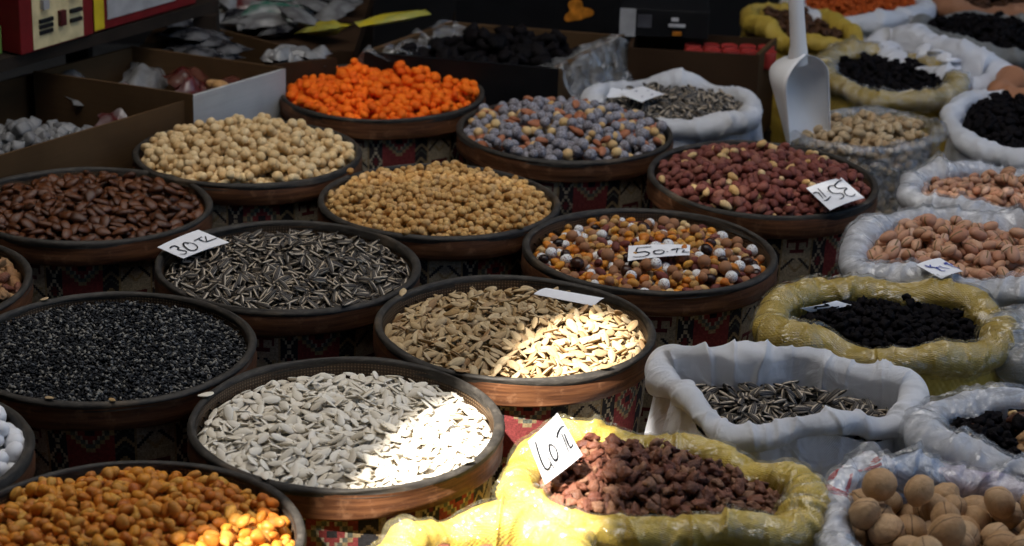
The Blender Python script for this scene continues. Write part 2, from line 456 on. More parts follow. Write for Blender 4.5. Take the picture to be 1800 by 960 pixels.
def film_mat(name='plastic_film', tint=(.9, .92, .95), haze=.1, gloss=.2):
    m = Mat(name, .2); nt = m.nt; nt.nodes.remove(m.b)
    tr = nt.nodes.new('ShaderNodeBsdfTransparent'); tr.inputs[0].default_value = (*[.93 * t for t in (1, 1, 1)], 1)
    gl = nt.nodes.new('ShaderNodeBsdfGlossy'); gl.inputs['Roughness'].default_value = .1; df = nt.nodes.new('ShaderNodeBsdfDiffuse'); df.inputs[0].default_value = (*tint, 1)
    c = m.coord(); v = m.voro(c, 26, 'DISTANCE_TO_EDGE'); n = m.noise(c, 17, 4, .6, 2.)
    b = nt.nodes.new('ShaderNodeBump'); b.inputs['Strength'].default_value = .9; b.inputs['Distance'].default_value = .012
    nt.links.new((n * 1.5 + v.remap(0, .25, 0, .5)).k, b.inputs['Height']); nt.links.new(b.outputs[0], gl.inputs['Normal'])
    m1 = nt.nodes.new('ShaderNodeMixShader'); m2 = nt.nodes.new('ShaderNodeMixShader')
    nt.links.new(n.remap(.35, .7, haze * .2, haze * 1.6).k, m1.inputs[0]); nt.links.new(tr.outputs[0], m1.inputs[1]); nt.links.new(df.outputs[0], m1.inputs[2])
    lw = nt.nodes.new('ShaderNodeLayerWeight'); lw.inputs[0].default_value = .35; nt.links.new(b.outputs[0], lw.inputs['Normal'])
    nt.links.new(S(nt, lw.outputs['Facing']).remap(0, 1, gloss * .35, gloss * 1.8).k, m2.inputs[0]); nt.links.new(m1.outputs[0], m2.inputs[1]); nt.links.new(gl.outputs[0], m2.inputs[2])
    nt.links.new(m2.outputs[0], m.out.inputs[0]); return m.m


def cardboard(name, color):
    m = Mat(name, .9, color, .04); c = m.coord(); n = m.noise(c, 12, 4); l = m.noise(m.scale(c, 3, 3, 120), 3, 2)
    col = m.mix(n.remap(.35, .7), tuple(k * .75 for k in color), color); col = m.mix(l.remap(.5, .7, 0, .2), col, tuple(k * .6 for k in color))
    m.set('Base Color', col); m.bump(n + l, .15, .002); return m.m


M_HOOP, M_LIP, M_INNER, M_KILIM = wood_hoop(), lip_wood(), woven_inner(), kilim_mat()
M_WHITE = fabric_mat('white_sack', (.76, .77, .81), (.6, .57, .52), crinkle=.85); M_WHITE2 = fabric_mat('white_sack_smooth', (.74, .75, .8), (.62, .6, .58), weave=900, rough=.3, crinkle=1.)
M_GREYSACK = fabric_mat('grey_sack', (.22, .22, .21)); M_YELLOW = fabric_mat('yellow_sack', (.45, .31, .045), (.36, .26, .11), weave=260, rough=.5)
M_YELLOWB = fabric_mat('yellow_bright_sack', (.74, .52, .075), (.68, .56, .28), weave=300, rough=.4, crinkle=.8)
def print_mat():
    m = Mat('printed_bag', .25, (.6, .6, .65), .5); c = m.coord(); x, y, z = m.xyz(c); n = m.noise(c, 20, 4, .6, 1.); v = m.voro(c, 30)
    nx = x + n.remap(.3, .7, -.012, .012)
    col = m.mix(n.remap(.45, .6), (.74, .75, .8), (.62, .62, .66))
    back = y.gt(1.925)
    red = back * nx.lt(.395) * n.gt(.52); blue = back * nx.gt(.40) * nx.lt(.455); pur = back * nx.gt(.455)
    col = m.mix(red, col, (.5, .06, .06)); col = m.mix(blue * .8, col, (.3, .38, .52)); col = m.mix(pur * v.remap(.2, .6, .95, .35), col, (.33, .2, .38))
    m.set('Base Color', col); m.bump(n, .8, .014); return m.m
M_PRINT = print_mat()
M_PINK = fabric_mat('printed_bag', (.42, .32, .46), (.55, .52, .6), weave=900, rough=.22, crinkle=1.); M_ORANGEBAG = fabric_mat('orange_sack', (.45, .2, .1), (.4, .25, .16))
M_CLEAR = film_mat('clear_film', haze=.1, gloss=.22); M_FOG = film_mat('foggy_film', haze=.11, gloss=.24); M_YFILM = film_mat('liner_film', tint=(.85, .78, .5), haze=.05, gloss=.17)
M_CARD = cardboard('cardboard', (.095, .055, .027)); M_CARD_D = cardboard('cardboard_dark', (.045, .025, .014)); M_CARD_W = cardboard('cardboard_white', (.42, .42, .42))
M_PAPER = plain('paper', (.72, .72, .74), .7, .05, 40); M_INK = plain('ink', (.01, .01, .012), .5, .1); M_BLUE = plain('blue_ink', (.02, .04, .3), .5, .1)
M_BLACK = plain('black_card', (.008, .008, .009), .45, .2); M_DARKWOOD = plain('dark_wood', (.016, .011, .008), .7, .4, 20, .3)

# ------------------------------------------------------------------ setting
def ground():
    m = Mat('paving', .85, (.06, .06, .06), .3); c = m.coord(); n = m.noise(c, 3, 5, .6); n2 = m.noise(c, 60, 3)
    m.set('Base Color', m.mix(n.remap(.3, .7), (.035, .033, .03), (.08, .075, .07))); m.bump(n2, .4, .01)
    o = link('ground', mesh_np('ground', [(-60, -60, 0), (60, -60, 0), (60, 60, 0), (-60, 60, 0)], [[0, 1, 2, 3]], False), None, m.m); o['kind'] = 'structure'
ground()


def canvas_mat(name, color, trans):
    m = Mat(name, .8, color, .1); nt = m.nt; tl = nt.nodes.new('ShaderNodeBsdfTranslucent'); n = m.noise(m.coord(), 1.2, 3)
    nt.links.new(m.mix(n.remap(.3, .7), tuple(k * .85 for k in trans), trans).k, tl.inputs[0])
    df = nt.nodes.new('ShaderNodeBsdfDiffuse'); df.inputs[0].default_value = (*color, 1); ad = nt.nodes.new('ShaderNodeAddShader')
    nt.links.new(tl.outputs[0], ad.inputs[0]); nt.links.new(df.outputs[0], ad.inputs[1]); nt.links.new(ad.outputs[0], m.out.inputs[0]); return m.m


AW_Z = 2.35
def up(px, py, z):
    p = at(px, py, z); return p + SUN_TO * ((AW_Z - z) / SUN_TO[2])


AWN = dict(x0=-2.3, x1=1.1, y0=-2.2, y1=1.8, y2=3.25)
def awning():
    # gap cut as the wanted sun patch, projected up along the sun
    hole = [up(*p) for p in ((335, 985, .45), (450, 912, .45), (600, 862, .45), (640, 835, .45), (712, 752, .45), (770, 705, .45), (835, 668, .45), (895, 640, .45), (925, 596, .45), (985, 556, .45), (1060, 540, .45), (1122, 578, .45), (1088, 640, .45), (1064, 735, .45), (1080, 830, .43), (1060, 900, .43), (1050, 985, .43), (1010, 1090, .43), (560, 1100, .43), (300, 1080, .43))]
    import bmesh
    bm = bmesh.new(); x0, x1, y0, y1 = AWN['x0'], AWN['x1'], AWN['y0'], AWN['y1']
    outer = [(x0, y0), (0, y0), (x1, y0), (x1, y1), (0, y1), (x0, y1)]
    ed = []
    for loop in (outer, [(p[0], p[1]) for p in hole]):
        vs_ = [bm.verts.new((a, b, AW_Z)) for a, b in loop]
        ed += [bm.edges.new((vs_[i], vs_[(i + 1) % len(vs_)])) for i in range(len(vs_))]
    bmesh.ops.triangle_fill(bm, use_beauty=True, edges=ed)
    me = bpy.data.meshes.new('canvas'); bm.to_mesh(me); bm.free()
    e = link('stall_awning', None, loc=(0, 0, 0)); tag(e, 'unseen canvas awning on poles, its gap and strips shaped to light the stall', 'awning')
    link('canvas', me, e, plain('front_shade_strip', (.05, .047, .043), .85, .2, 2))  # unseen opaque strip, added to keep camera-facing sides dark
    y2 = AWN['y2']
    link('diffuser_canvas', mesh_np('diffuser_canvas', [(-1.1, y1, AW_Z + .004), (x1, y1, AW_Z + .004), (x1, y2, AW_Z + .004), (-1.1, y2, AW_Z + .004)], [[0, 1, 2, 3]], False), e, canvas_mat('diffuser_canvas', (.45, .45, .45), (.58, .575, .57)))  # unseen translucent panel, placed for soft light from overhead
    link('side_shade_strip', mesh_np('side_shade_strip', [(x0, y1, AW_Z + .002), (-1.1, y1, AW_Z + .002), (-1.1, y2, AW_Z + .002), (x0, y2, AW_Z + .002)], [[0, 1, 2, 3]], False), e, plain('side_shade_strip', (.07, .065, .06), .85, .2, 2)); y1 = y2  # unseen opaque panel, added to hold light off the left
    b = Boxes()
    b.quad8([(x0, y1 - .02, AW_Z + .05), (x1 + .4, y1 - .02, AW_Z + .05), (x1 + .4, 5.6, AW_Z + .5), (x0, 5.6, AW_Z + .5), (x0, y1 - .02, AW_Z + .06), (x1 + .4, y1 - .02, AW_Z + .06), (x1 + .4, 5.6, AW_Z + .51), (x0, 5.6, AW_Z + .51)])
    b.obj('rear_shade_strip', plain('rear_shade_strip', (.05, .05, .05), .8), e)  # unseen opaque panel, added to keep the back dark
    for x, y in ((x0 + .1, y0 + .05), (x1 - .02, y0 + .05), (x0 + .1, 5.1), (1.9, 5.1)):
        t = np.linspace(0, 6.2832, 12, endpoint=False)
        V = np.concatenate([np.stack([x + .02 * np.cos(t), y + .02 * np.sin(t), np.full(12, z)], 1) for z in (0, AW_Z)])
        link('pole', mesh_np('pole', V, [[i, (i + 1) % 12, 12 + (i + 1) % 12, 12 + i] for i in range(12)]), e, M_DARKWOOD)
awning()
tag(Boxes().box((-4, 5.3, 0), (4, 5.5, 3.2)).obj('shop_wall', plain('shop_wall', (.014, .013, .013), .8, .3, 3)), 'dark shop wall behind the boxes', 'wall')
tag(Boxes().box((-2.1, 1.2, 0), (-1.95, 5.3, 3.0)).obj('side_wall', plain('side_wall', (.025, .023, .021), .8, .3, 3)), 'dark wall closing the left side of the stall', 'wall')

tag(Boxes().box((-9, -2.6, 0), (4.0, -2.3, 7.2)).obj('added_sky_blocker', plain('sky_blocker_wall', (.09, .08, .07), .8, .3, 2)), 'added unseen house wall behind the camera, blocking the front sky', 'light_blocker')  # unseen wall added behind the camera to cut sky light from the front
# ------------------------------------------------------------------ drums
R0 = .17
PER = 54; NP = 7; NC = PER * NP; NR = 64; CELL = 2 * math.pi * .158 / NC


def kilim_colors(seed):
    r = np.random.RandomState(seed)
    red, cream, blk, tan, grn, mar = (.27, .05, .05), (.45, .38, .27), (.03, .03, .034), (.36, .26, .14), (.12, .13, .105), (.14, .025, .03)
    A = np.zeros((NC, NR, 3)); A[:] = red
    for p in range(NP):
        o = p * PER; v = np.arange(NR)
        def put(cols, rows, c): A[(o + np.array(cols)) % NC, np.array(rows) % NR] = c
        for j in range(NR):
            # red field with stepped diamonds
            k = (j + 4 + 6 * (p % 2)) % 26 - 13; hw = 9 - (abs(k) // 2) * 2 + 1 if abs(k) < 10 else -1
            for i in range(20):
                dx = abs(i - 9.5)
                if hw > 0 and dx < hw:
                    dd = hw - dx
                    put([i], [j], tan if dd < 1.6 else (grn if dd < 4 else (cream if dd < 5.5 else (red if dd < 8 else blk))))
            # dark band with chevrons
            for i in range(8):
                t = (j + (i if i < 4 else 7 - i)) % 9
                put([20 + i], [j], tan if t < 2 else (grn if t == 4 and p % 2 else blk))
            # cream band with hooks
            jj = (j + 9 * (p % 2)) % 24
            for i in range(18):
                c = cream; dx = abs(i - 8.5)
                if jj in (3, 4) and dx < 6: c = mar
                if jj in (4, 5, 6, 7, 8, 9) and dx < 1.2: c = mar
                if jj in (5, 6, 7) and 4.5 < dx < 6: c = mar
                if jj in (9, 10) and dx < 3.6: c = mar
                if 15 <= jj <= 21 and abs(dx - (21 - jj)) < .9: c = tan
                if 14 <= jj <= 20 and abs(dx - (jj - 12)) < .6: c = blk
                if dx > 8: c = tan
                put([28 + i], [j], c)
            for i in range(8):
                k = abs((j + 5) % 14 - 7); dx = abs(i - 3.5)
                put([46 + i], [j], cream if abs(dx + k * .6 - 3.6) < .6 else (mar if dx + k * .6 < 2 else blk))
    A *= r.uniform(.75, 1.15, (NC, NR, 1))
    return A


def kilim_mesh(seed):
    t = np.linspace(0, 2 * math.pi, NC, endpoint=False); rows = np.arange(NR + 2)
    z = np.where(rows <= NR, -.029 - rows * CELL, -RIM + .002); rad = .1605 - .02 * (-z / RIM) ** 1.2
    n = wave_noise(seed, 5, 3, 8)
    ss, zz = np.meshgrid(t / 6.2832, z, indexing='ij'); rr = rad[None] + .0012 * n(ss, zz * 3)
    V = np.stack([rr * np.cos(t)[:, None], rr * np.sin(t)[:, None], zz], -1).reshape(-1, 3)
    Q = grid_quads(NC, NR + 2)
    A = kilim_colors(seed); A = np.concatenate([A, A[:, -1:]], 1)
    col = np.concatenate([A.reshape(-1, 3), np.ones((NC * (NR + 1), 1))], 1)
    return mesh_np('cloth_cover', V, Q[:, ::-1], True, {'kcol': ('FLOAT_COLOR', 'FACE', col)})


def ring_mesh(name, prof, n=160, seed=0, wob=.0006, uv=False):
    t = np.linspace(0, 2 * math.pi, n, endpoint=False); prof = np.array(prof); m = len(prof)
    w = wave_noise(seed, 7, 4, 9); ss, jj = np.meshgrid(t / 6.2832, np.arange(m) / m, indexing='ij')
    rr = prof[None, :, 0] + wob * w(ss, jj); zz = prof[None, :, 1] + wob * .8 * w(ss + .3, jj * .3)
    V = np.stack([rr * np.cos(t)[:, None], rr * np.sin(t)[:, None], zz], -1).reshape(-1, 3)
    at_ = None
    if uv:
        at_ = {'uv2': ('FLOAT_VECTOR', 'POINT', np.stack([ss * 1.0, zz, 0 * zz], -1).reshape(-1, 3))}
    return mesh_np(name, V, grid_quads(n, m)[:, ::-1], True, at_)


def arc(cx, cz, r, a0, a1, k, sz=1):
    a = np.radians(np.linspace(a0, a1, k)); return [(cx + r * math.cos(x), cz + sz * r * math.sin(x)) for x in a]


KM = [kilim_mesh(11), kilim_mesh(12)]
DR = {}


def drum(key, x, y, label, rot=0., tilt=(0, 0), seed=1, zoff=0., seam=None):
    e = link('wooden_drum', None, loc=(x, y, RIM + zoff), rot=(tilt[0] + .012 * math.sin(seed * 2.3), tilt[1] + .012 * math.sin(seed * 4.1), rot)); tag(e, label, 'drum', 'cloth-covered wooden drums of the stall')
    hoop = ring_mesh('hoop', [(.160, -.033), (.1672, -.033), (.1685, -.031), (.1687, -.022), (.1684, -.012), (.168, -.0055)], 160, seed, .0009)
    ho = link('hoop', hoop, e, M_HOOP)
    lip = ring_mesh('lip', [(.1682, -.009)] + arc(.1640, -.0045, .0048, -25, 205, 9) + [(.1592, -.010)], 160, seed + 1, .0007)
    link('lip', lip, ho, M_LIP)
    inner = ring_mesh('inner_wall', [(.1594, -.006), (.1590, -.03), (.153, -.06), (.147, -.10)], 120, seed + 2, .0004, True); iw = link('inner_wall', inner, e, M_INNER)
    link('cloth_cover', KM[seed % 2].copy() if False else KM[seed % 2], e)
    if not KM[seed % 2].materials: KM[seed % 2].materials.append(M_KILIM)
    if seam is not None:   # overlap of the bent band and its stitches
        for k in range(4):
            a = seam + k * .13; b = Boxes().box((-.0012, -.010, -.0008), (.0012, .010, .0008))
            o = b.obj('stitch', M_BLACK, iw); o.location = (.1566 * math.cos(a), .1566 * math.sin(a), -.02); o.rotation_euler = (.6, .0, a)
    DR[key] = (x, y, e)
    return e


drum('orange', -.223, 3.363, 'round wooden drum holding bright orange candies, beside the plastic-wrapped tray', .3, seed=1)
drum('hazel', -.397, 3.009, 'round wooden drum holding pale hazelnuts, in front of the cardboard boxes', 1.2, seed=2)
drum('grey', .075, 3.175, 'round wooden drum holding grey sugared nuts mixed with hazelnuts', 2.1, seed=3)
drum('pea', .362, 2.966, 'round wooden drum holding red-skinned peanuts with the 35 TL card', .75, tilt=(math.radians(1.6), 0), seed=4)
drum('almond', -.583, 2.75, 'round wooden drum of brown almonds at the left edge', .2, seed=5)
drum('chick', -.105, 2.816, 'round wooden drum holding yellow roasted chickpeas', 3.3, seed=6)
drum('sun', -.286, 2.54, 'round wooden drum holding striped sunflower seeds with the 30 TL card', 4.0, seed=7)
drum('mix', .181, 2.643, 'round wooden drum holding colourful mixed nuts with the 50 TL card', .55, seed=8, seam=1.9)
drum('lmix', -.762, 2.436, 'round wooden drum of shelled nut mix, cut by the left edge above the black seeds', .8, seed=9)
drum('black', -.461, 2.256, 'round wooden drum full of tiny black seeds', 1.9, seed=10)
drum('tan', .006, 2.358, 'half sunlit wooden drum holding tan pumpkin seeds', .17, seed=11, seam=2.0)
drum('white', -.172, 2.071, 'half sunlit wooden drum holding white pumpkin seeds', .95, seed=12, seam=1.75)
drum('wcandy', -.653, 1.955, 'wooden drum of white candies, cut by the left edge', 1.4, seed=13)
drum('corn', -.356, 1.795, 'nearest wooden drum, holding orange corn nuts, at the lower left corner', 2.6, seed=14)


def dreg(key, z=-.014, mound=.012, slope=(0, 0)):
    x, y, e = DR[key]; return Region((x, y), np.full(64, .1585), RIM + z, mound, slope)


# ------------------------------------------------------------------ nut materials
def stripes(m, col, lp, v, r):
    x, y, z = m.xyz(lp); e = y.abs().remap(.58, .68); s2 = ((y * 7.).sin().abs()).remap(.93, 1.0, 0, .5)
    n = m.noise(v, 6, 2).remap(.3, .7, .5, 1)
    return m.mix(e.mx(s2) * n, col, (.6, .5, .38))


def specks(m, col, lp, v, r):
    return m.mix(m.noise(v, 5.5, 3, .6).remap(.56, .6), col, (.12, .02, .015))


def frost(m, col, lp, v, r):
    return m.mix(m.noise(v, 4, 4, .7).remap(.42, .62, 0, .8), col, (.42, .42, .46))


def burnt(m, col, lp, v, r):
    return m.mix(m.noise(v, 2.2, 3, .6).remap(.58, .68, 0, .85), col, (.06, .025, .01))


def crack(m, col, lp, v, r):
    x, y, z = m.xyz(lp); g = y.abs().lt(.11) * x.gt(-.35) * z.abs().lt(2)
    return m.mix(g * .9, col, (.10, .075, .02))


def seam_(m, col, lp, v, r):
    x, y, z = m.xyz(lp); wv = m.noise(v, 3, 2).remap(.3, .7, -.03, .03)
    g = (y + wv).abs().remap(.016, .045, 1, 0) * r.gt(.12)
    col = m.mix(m.noise(m.scale(v, 1, 6, 1), 3, 4, .6).remap(.52, .72, 0, .45), col, (.2, .11, .05))
    return m.mix(g * .85, col, (.035, .018, .01))


def edgey(m, col, lp, v, r):
    x, y, z = m.xyz(lp); return m.mix(y.abs().remap(.72, .9, 0, .45), col, (.28, .19, .10))


N_ALM = nutmat('almond', [(.09, .026, .008), (.14, .045, .014), (.06, .018, .006), (.115, .035, .01)], .3, 1., .4, 5, bump=.4, bscale=9)
N_HAZ = nutmat('hazelnut', [(.68, .47, .23), (.76, .58, .33), (.6, .39, .18), (.73, .53, .27)], .55, .35, .25, 2.5)
N_ORA = nutmat('orange_candy', [(.82, .13, .008), (.9, .18, .01), (.74, .10, .006)], .6, .3, .1)
N_GRY = nutmat('grey_candy', [(.12, .11, .13), (.2, .19, .22), (.10, .085, .10), (.16, .14, .15)], .7, .3, .3, 3, extra=frost)
N_PEA = nutmat('peanut', [(.17, .05, .04), (.24, .085, .065), (.13, .036, .03), (.2, .055, .042), (.27, .11, .075)], .6, .35, .35, 3)
N_PEAP = nutmat('pale_peanut', [(.66, .47, .22), (.55, .33, .13), (.7, .5, .26)], .55, .35, .2)
N_CHI = nutmat('chickpea', [(.58, .33, .11), (.68, .43, .17), (.52, .27, .08), (.64, .41, .19)], .65, .3, .35, 3.5, extra=burnt)
N_SUN = nutmat('sunflower_seed', [(.012, .011, .012), (.02, .018, .018), (.008, .008, .01)], .45, .5, .1, extra=stripes)
N_TAN = nutmat('tan_pumpkin_seed', [(.5, .35, .18), (.6, .46, .27), (.42, .27, .12), (.55, .42, .25), (.3, .17, .075)], .55, .35, .3, 2, extra=edgey)
N_WHT = nutmat('white_pumpkin_seed', [(.74, .67, .55), (.8, .75, .65), (.68, .6, .47), (.78, .72, .62)], .5, .4, .04, 2)
N_CORN = nutmat('corn_nut', [(.62, .2, .02), (.7, .3, .035), (.5, .14, .015), (.66, .34, .06), (.45, .12, .02)], .45, .45, .3, 2.5)
N_WC = nutmat('white_candy', [(.74, .74, .76), (.68, .68, .7)], .5, .4, .05)
N_PIS = nutmat('pistachio', [(.48, .25, .15), (.55, .32, .2), (.42, .19, .11), (.56, .36, .26)], .5, .4, .2, 2, extra=crack)
N_PIS2 = nutmat('pale_pistachio', [(.5, .37, .22), (.42, .28, .15), (.56, .44, .28)], .55, .35, .3, 2, extra=crack)
N_WAL = nutmat('walnut', [(.47, .29, .15), (.55, .36, .2), (.4, .235, .115), (.5, .33, .18)], .55, .35, .2, 2.2, extra=seam_, bump=.4, bscale=4.5)
N_RAI = nutmat('raisin', [(.15, .045, .027), (.24, .10, .058), (.085, .026, .017), (.32, .165, .095), (.18, .06, .036)], .42, .5, .35, 3, bump=.6, bscale=5)
N_BRAI = nutmat('black_raisin', [(.006, .005, .006), (.009, .008, .009), (.004, .004, .005)], .7, .1, .1, bump=.6, bscale=5)
N_BLK = nutmat('black_seed', [(.007, .008, .01), (.013, .015, .018), (.005, .006, .008), (.07, .073, .078), (.011, .012, .014), (.19, .18, .16)], .55, .4, .1, interp='CONSTANT')
N_COCOA = nutmat('cocoa_ball', [(.27, .125, .06), (.32, .16, .085)], .65, .3, .08)
N_SPK = nutmat('speckled_candy', [(.68, .68, .68), (.75, .75, .74)], .4, .45, .03, extra=specks)
N_CHOC = nutmat('black_candy', [(.008, .007, .008), (.05, .02, .012)], .25, .6, .1)
N_COAT = nutmat('sesame_nut', [(.55, .27, .06), (.5, .3, .12)], .55, .35, .4, 4, extra=burnt)
N_KER = nutmat('walnut_kernel', [(.32, .16, .07), (.42, .25, .12)], .55, .35, .4, 4, bump=.5)
N_LOK = nutmat('sugared_cube', [(.2, .2, .2), (.15, .15, .155), (.26, .26, .26)], .35, .5, .2, 2)
N_DATE = nutmat('biscuit', [(.42, .22, .08), (.5, .29, .12)], .5, .4, .3)
N_SPICE = nutmat('red_spice', [(.4, .07, .012), (.5, .1, .02)], .7, .2, .3)

# ------------------------------------------------------------------ drum contents
def one(key, name, shp, dims, mat, labels, stuffname, seed, z=-.014, mound=.012, slope=(0, 0), **kw):
    lab, cat, slab, scat = labels
    fill(dreg(key, z, mound, slope), [(name, shp, dims, mat, lab, cat)], [1], lab, (stuffname, slab, scat), seed, **kw)


one('almond', 'almond', 'almond', (.0122, .0076, .0046), N_ALM, ('brown almond in the drum at the left edge', 'almond', 'heap of brown almonds filling the left drum', 'almonds'), 'almond_heap', 1, z=-.02, mound=.016)
one('hazel', 'hazelnut', 'hazel', (.0070, .0066, .0065), N_HAZ, ('pale skinless hazelnut in the drum before the boxes', 'hazelnut', 'heap of pale hazelnuts filling their drum', 'hazelnuts'), 'hazelnut_heap', 2, z=-.016, mound=.026)
one('orange', 'orange_candy', 'candy', (.0083, .0074, .0071), N_ORA, ('bright orange sugar-coated candy in the far drum', 'candy', 'heap of bright orange candies filling the far drum', 'candies'), 'orange_candy_heap', 3, z=-.016, mound=.022)
one('chick', 'chickpea', 'chick', (.0051, .0048, .0047), N_CHI, ('yellow roasted chickpea in the middle drum', 'chickpea', 'heap of yellow roasted chickpeas filling the middle drum', 'chickpeas'), 'chickpea_heap', 4, z=-.016, mound=.024)
one('sun', 'sunflower_seed', 'sunflower', (.0112, .0036, .0021), N_SUN, ('striped sunflower seed in the drum with the 30 TL card', 'seed', 'heap of striped sunflower seeds filling the drum with the 30 TL card', 'seeds'), 'sunflower_seed_heap', 5, z=-.022, mound=.018, layers=3.2, maxtilt=.9, jit=.3)
one('tan', 'tan_pumpkin_seed', 'pumpkin', (.0095, .0045, .0018), N_TAN, ('tan pumpkin seed in the half sunlit drum', 'seed', 'heap of tan pumpkin seeds filling the half sunlit drum', 'seeds'), 'tan_pumpkin_seed_heap', 6, z=-.022, mound=.016, layers=3.2, maxtilt=.9, jit=.3)
one('white', 'white_pumpkin_seed', 'pumpkin', (.0098, .0045, .0016), N_WHT, ('white pumpkin seed in the half sunlit drum', 'seed', 'heap of white pumpkin seeds filling the half sunlit drum', 'seeds'), 'white_pumpkin_seed_heap', 7, z=-.020, mound=.011, layers=3.2, maxtilt=.7, jit=.22)
one('corn', 'corn_nut', 'corn', (.0074, .0056, .0048), N_CORN, ('orange corn nut in the nearest drum', 'corn nut', 'heap of orange corn nuts filling the nearest drum', 'corn nuts'), 'corn_nut_heap', 8, z=-.02, mound=.026)
one('wcandy', 'white_candy', 'candy', (.0115, .0105, .010), N_WC, ('smooth white candy in the drum at the left edge', 'candy', 'heap of white candies in the drum at the left edge', 'candies'), 'white_candy_heap', 9, z=-.016, mound=.012)
one('black', 'black_seed', 'ball', (.0030, .0016, .0014), N_BLK, ('', '', 'heap of tiny black seeds filling the dark drum', 'seeds'), 'black_seed_heap', 10, z=-.014, mound=.012, layers=2.0, limit=0, nlo=2, jit=.25, maxtilt=.8)

fill(dreg('grey', -.016, .024), [
    ('grey_candy', 'ball', (.0082, .0079, .0076), N_GRY, 'frosted grey sugar-coated nut in the far drum', 'candy'),
    ('blanched_hazelnut', 'hazel', (.0074, .0068, .0068), N_PEAP, 'yellow hazelnut among the grey sugared nuts', 'hazelnut'),
    ('brown_almond', 'almond', (.012, .0072, .0048), nutmat('mix_almond', [(.3, .1, .045), (.42, .17, .09)], .5), 'reddish almond among the grey sugared nuts', 'almond')],
    [.66, .18, .16], 'pieces of the grey sugared nut mix', ('grey_candy_heap', 'heap of grey sugared nuts mixed with hazelnuts and almonds', 'candies'), 21)
fill(dreg('pea', -.016, .026), [
    ('red_peanut', 'peanut', (.0088, .0060, .0056), N_PEA, 'red-skinned peanut in the drum with the 35 TL card', 'peanut'),
    ('pale_peanut', 'peanut', (.0090, .0056, .0054), N_PEAP, 'pale peeled peanut among the red-skinned peanuts', 'peanut')],
    [.9, .1], 'peanuts in the drum with the 35 TL card', ('peanut_heap', 'heap of red-skinned peanuts filling the drum with the 35 TL card', 'peanuts'), 22)
fill(dreg('mix', -.030, .020), [
    ('cocoa_ball', 'ball', (.0074, .0073, .0072), N_COCOA, 'smooth light brown coated ball in the 50 TL nut mix', 'candy'),
    ('speckled_candy', 'ball', (.0074, .0071, .0069), N_SPK, 'white candy with dark specks in the 50 TL nut mix', 'candy'),
    ('mix_corn_nut', 'corn', (.0070, .0056, .0048), N_CORN, 'orange corn nut in the 50 TL nut mix', 'corn nut'),
    ('mix_peanut', 'peanut', (.0088, .0054, .005), N_PEA, 'reddish brown peanut in the 50 TL nut mix', 'peanut'),
    ('mix_chickpea', 'chick', (.0056, .0052, .0050), N_PEAP, 'pale yellow chickpea in the 50 TL nut mix', 'chickpea'),
    ('sesame_nut', 'chick', (.006, .0056, .0054), N_COAT, 'golden sesame-coated nut in the 50 TL nut mix', 'nut'),
    ('black_candy', 'candy', (.0078, .0072, .0068), N_CHOC, 'dark chocolate candy in the 50 TL nut mix', 'candy')],
    [.17, .075, .28, .14, .15, .15, .035], 'pieces of the mixed nuts in the 50 TL drum', ('mixed_nut_heap', 'heap of colourful mixed nuts filling the drum with the 50 TL card', 'nuts'), 23)
fill(dreg('lmix', -.018, .014), [
    ('cocoa_ball', 'hazel', (.0078, .0074, .0074), nutmat('lm_haz', [(.3, .15, .06), (.42, .24, .1)], .5), 'round hazelnut in the nut mix at the left edge', 'hazelnut'),
    ('walnut_kernel', 'kernel', (.014, .011, .007), N_KER, 'walnut kernel in the nut mix at the left edge', 'walnut'),
    ('dark_raisin', 'raisin', (.009, .006, .005), N_RAI, 'dark raisin in the nut mix at the left edge', 'raisin')],
    [.14, .56, .3], 'pieces of the nut mix at the left edge', ('nut_mix_heap', 'heap of hazelnuts, walnut kernels and raisins at the left edge', 'nuts'), 24)


# ------------------------------------------------------------------ sacks
def ring_curve(pts, n):
    P = np.array(pts); k = len(P); d = []
    t = np.linspace(0, k, 40 * k, endpoint=False); i = t.astype(int); f = (t - i)[:, None]
    p0, p1, p2, p3 = P[(i - 1) % k], P[i % k], P[(i + 1) % k], P[(i + 2) % k]
    C = .5 * (2 * p1 + (p2 - p0) * f + (2 * p0 - 5 * p1 + 4 * p2 - p3) * f ** 2 + (3 * p1 - p0 - 3 * p2 + p3) * f ** 3)
    L = np.concatenate([[0], np.cumsum(np.linalg.norm(np.diff(np.vstack([C, C[:1]])[:, :2], axis=0), axis=1))]); u = np.linspace(0, L[-1], n, endpoint=False)
    CC = np.vstack([C, C[:1]]); return np.stack([np.interp(u, L, CC[:, j]) for j in range(P.shape[1])], 1), L[-1]


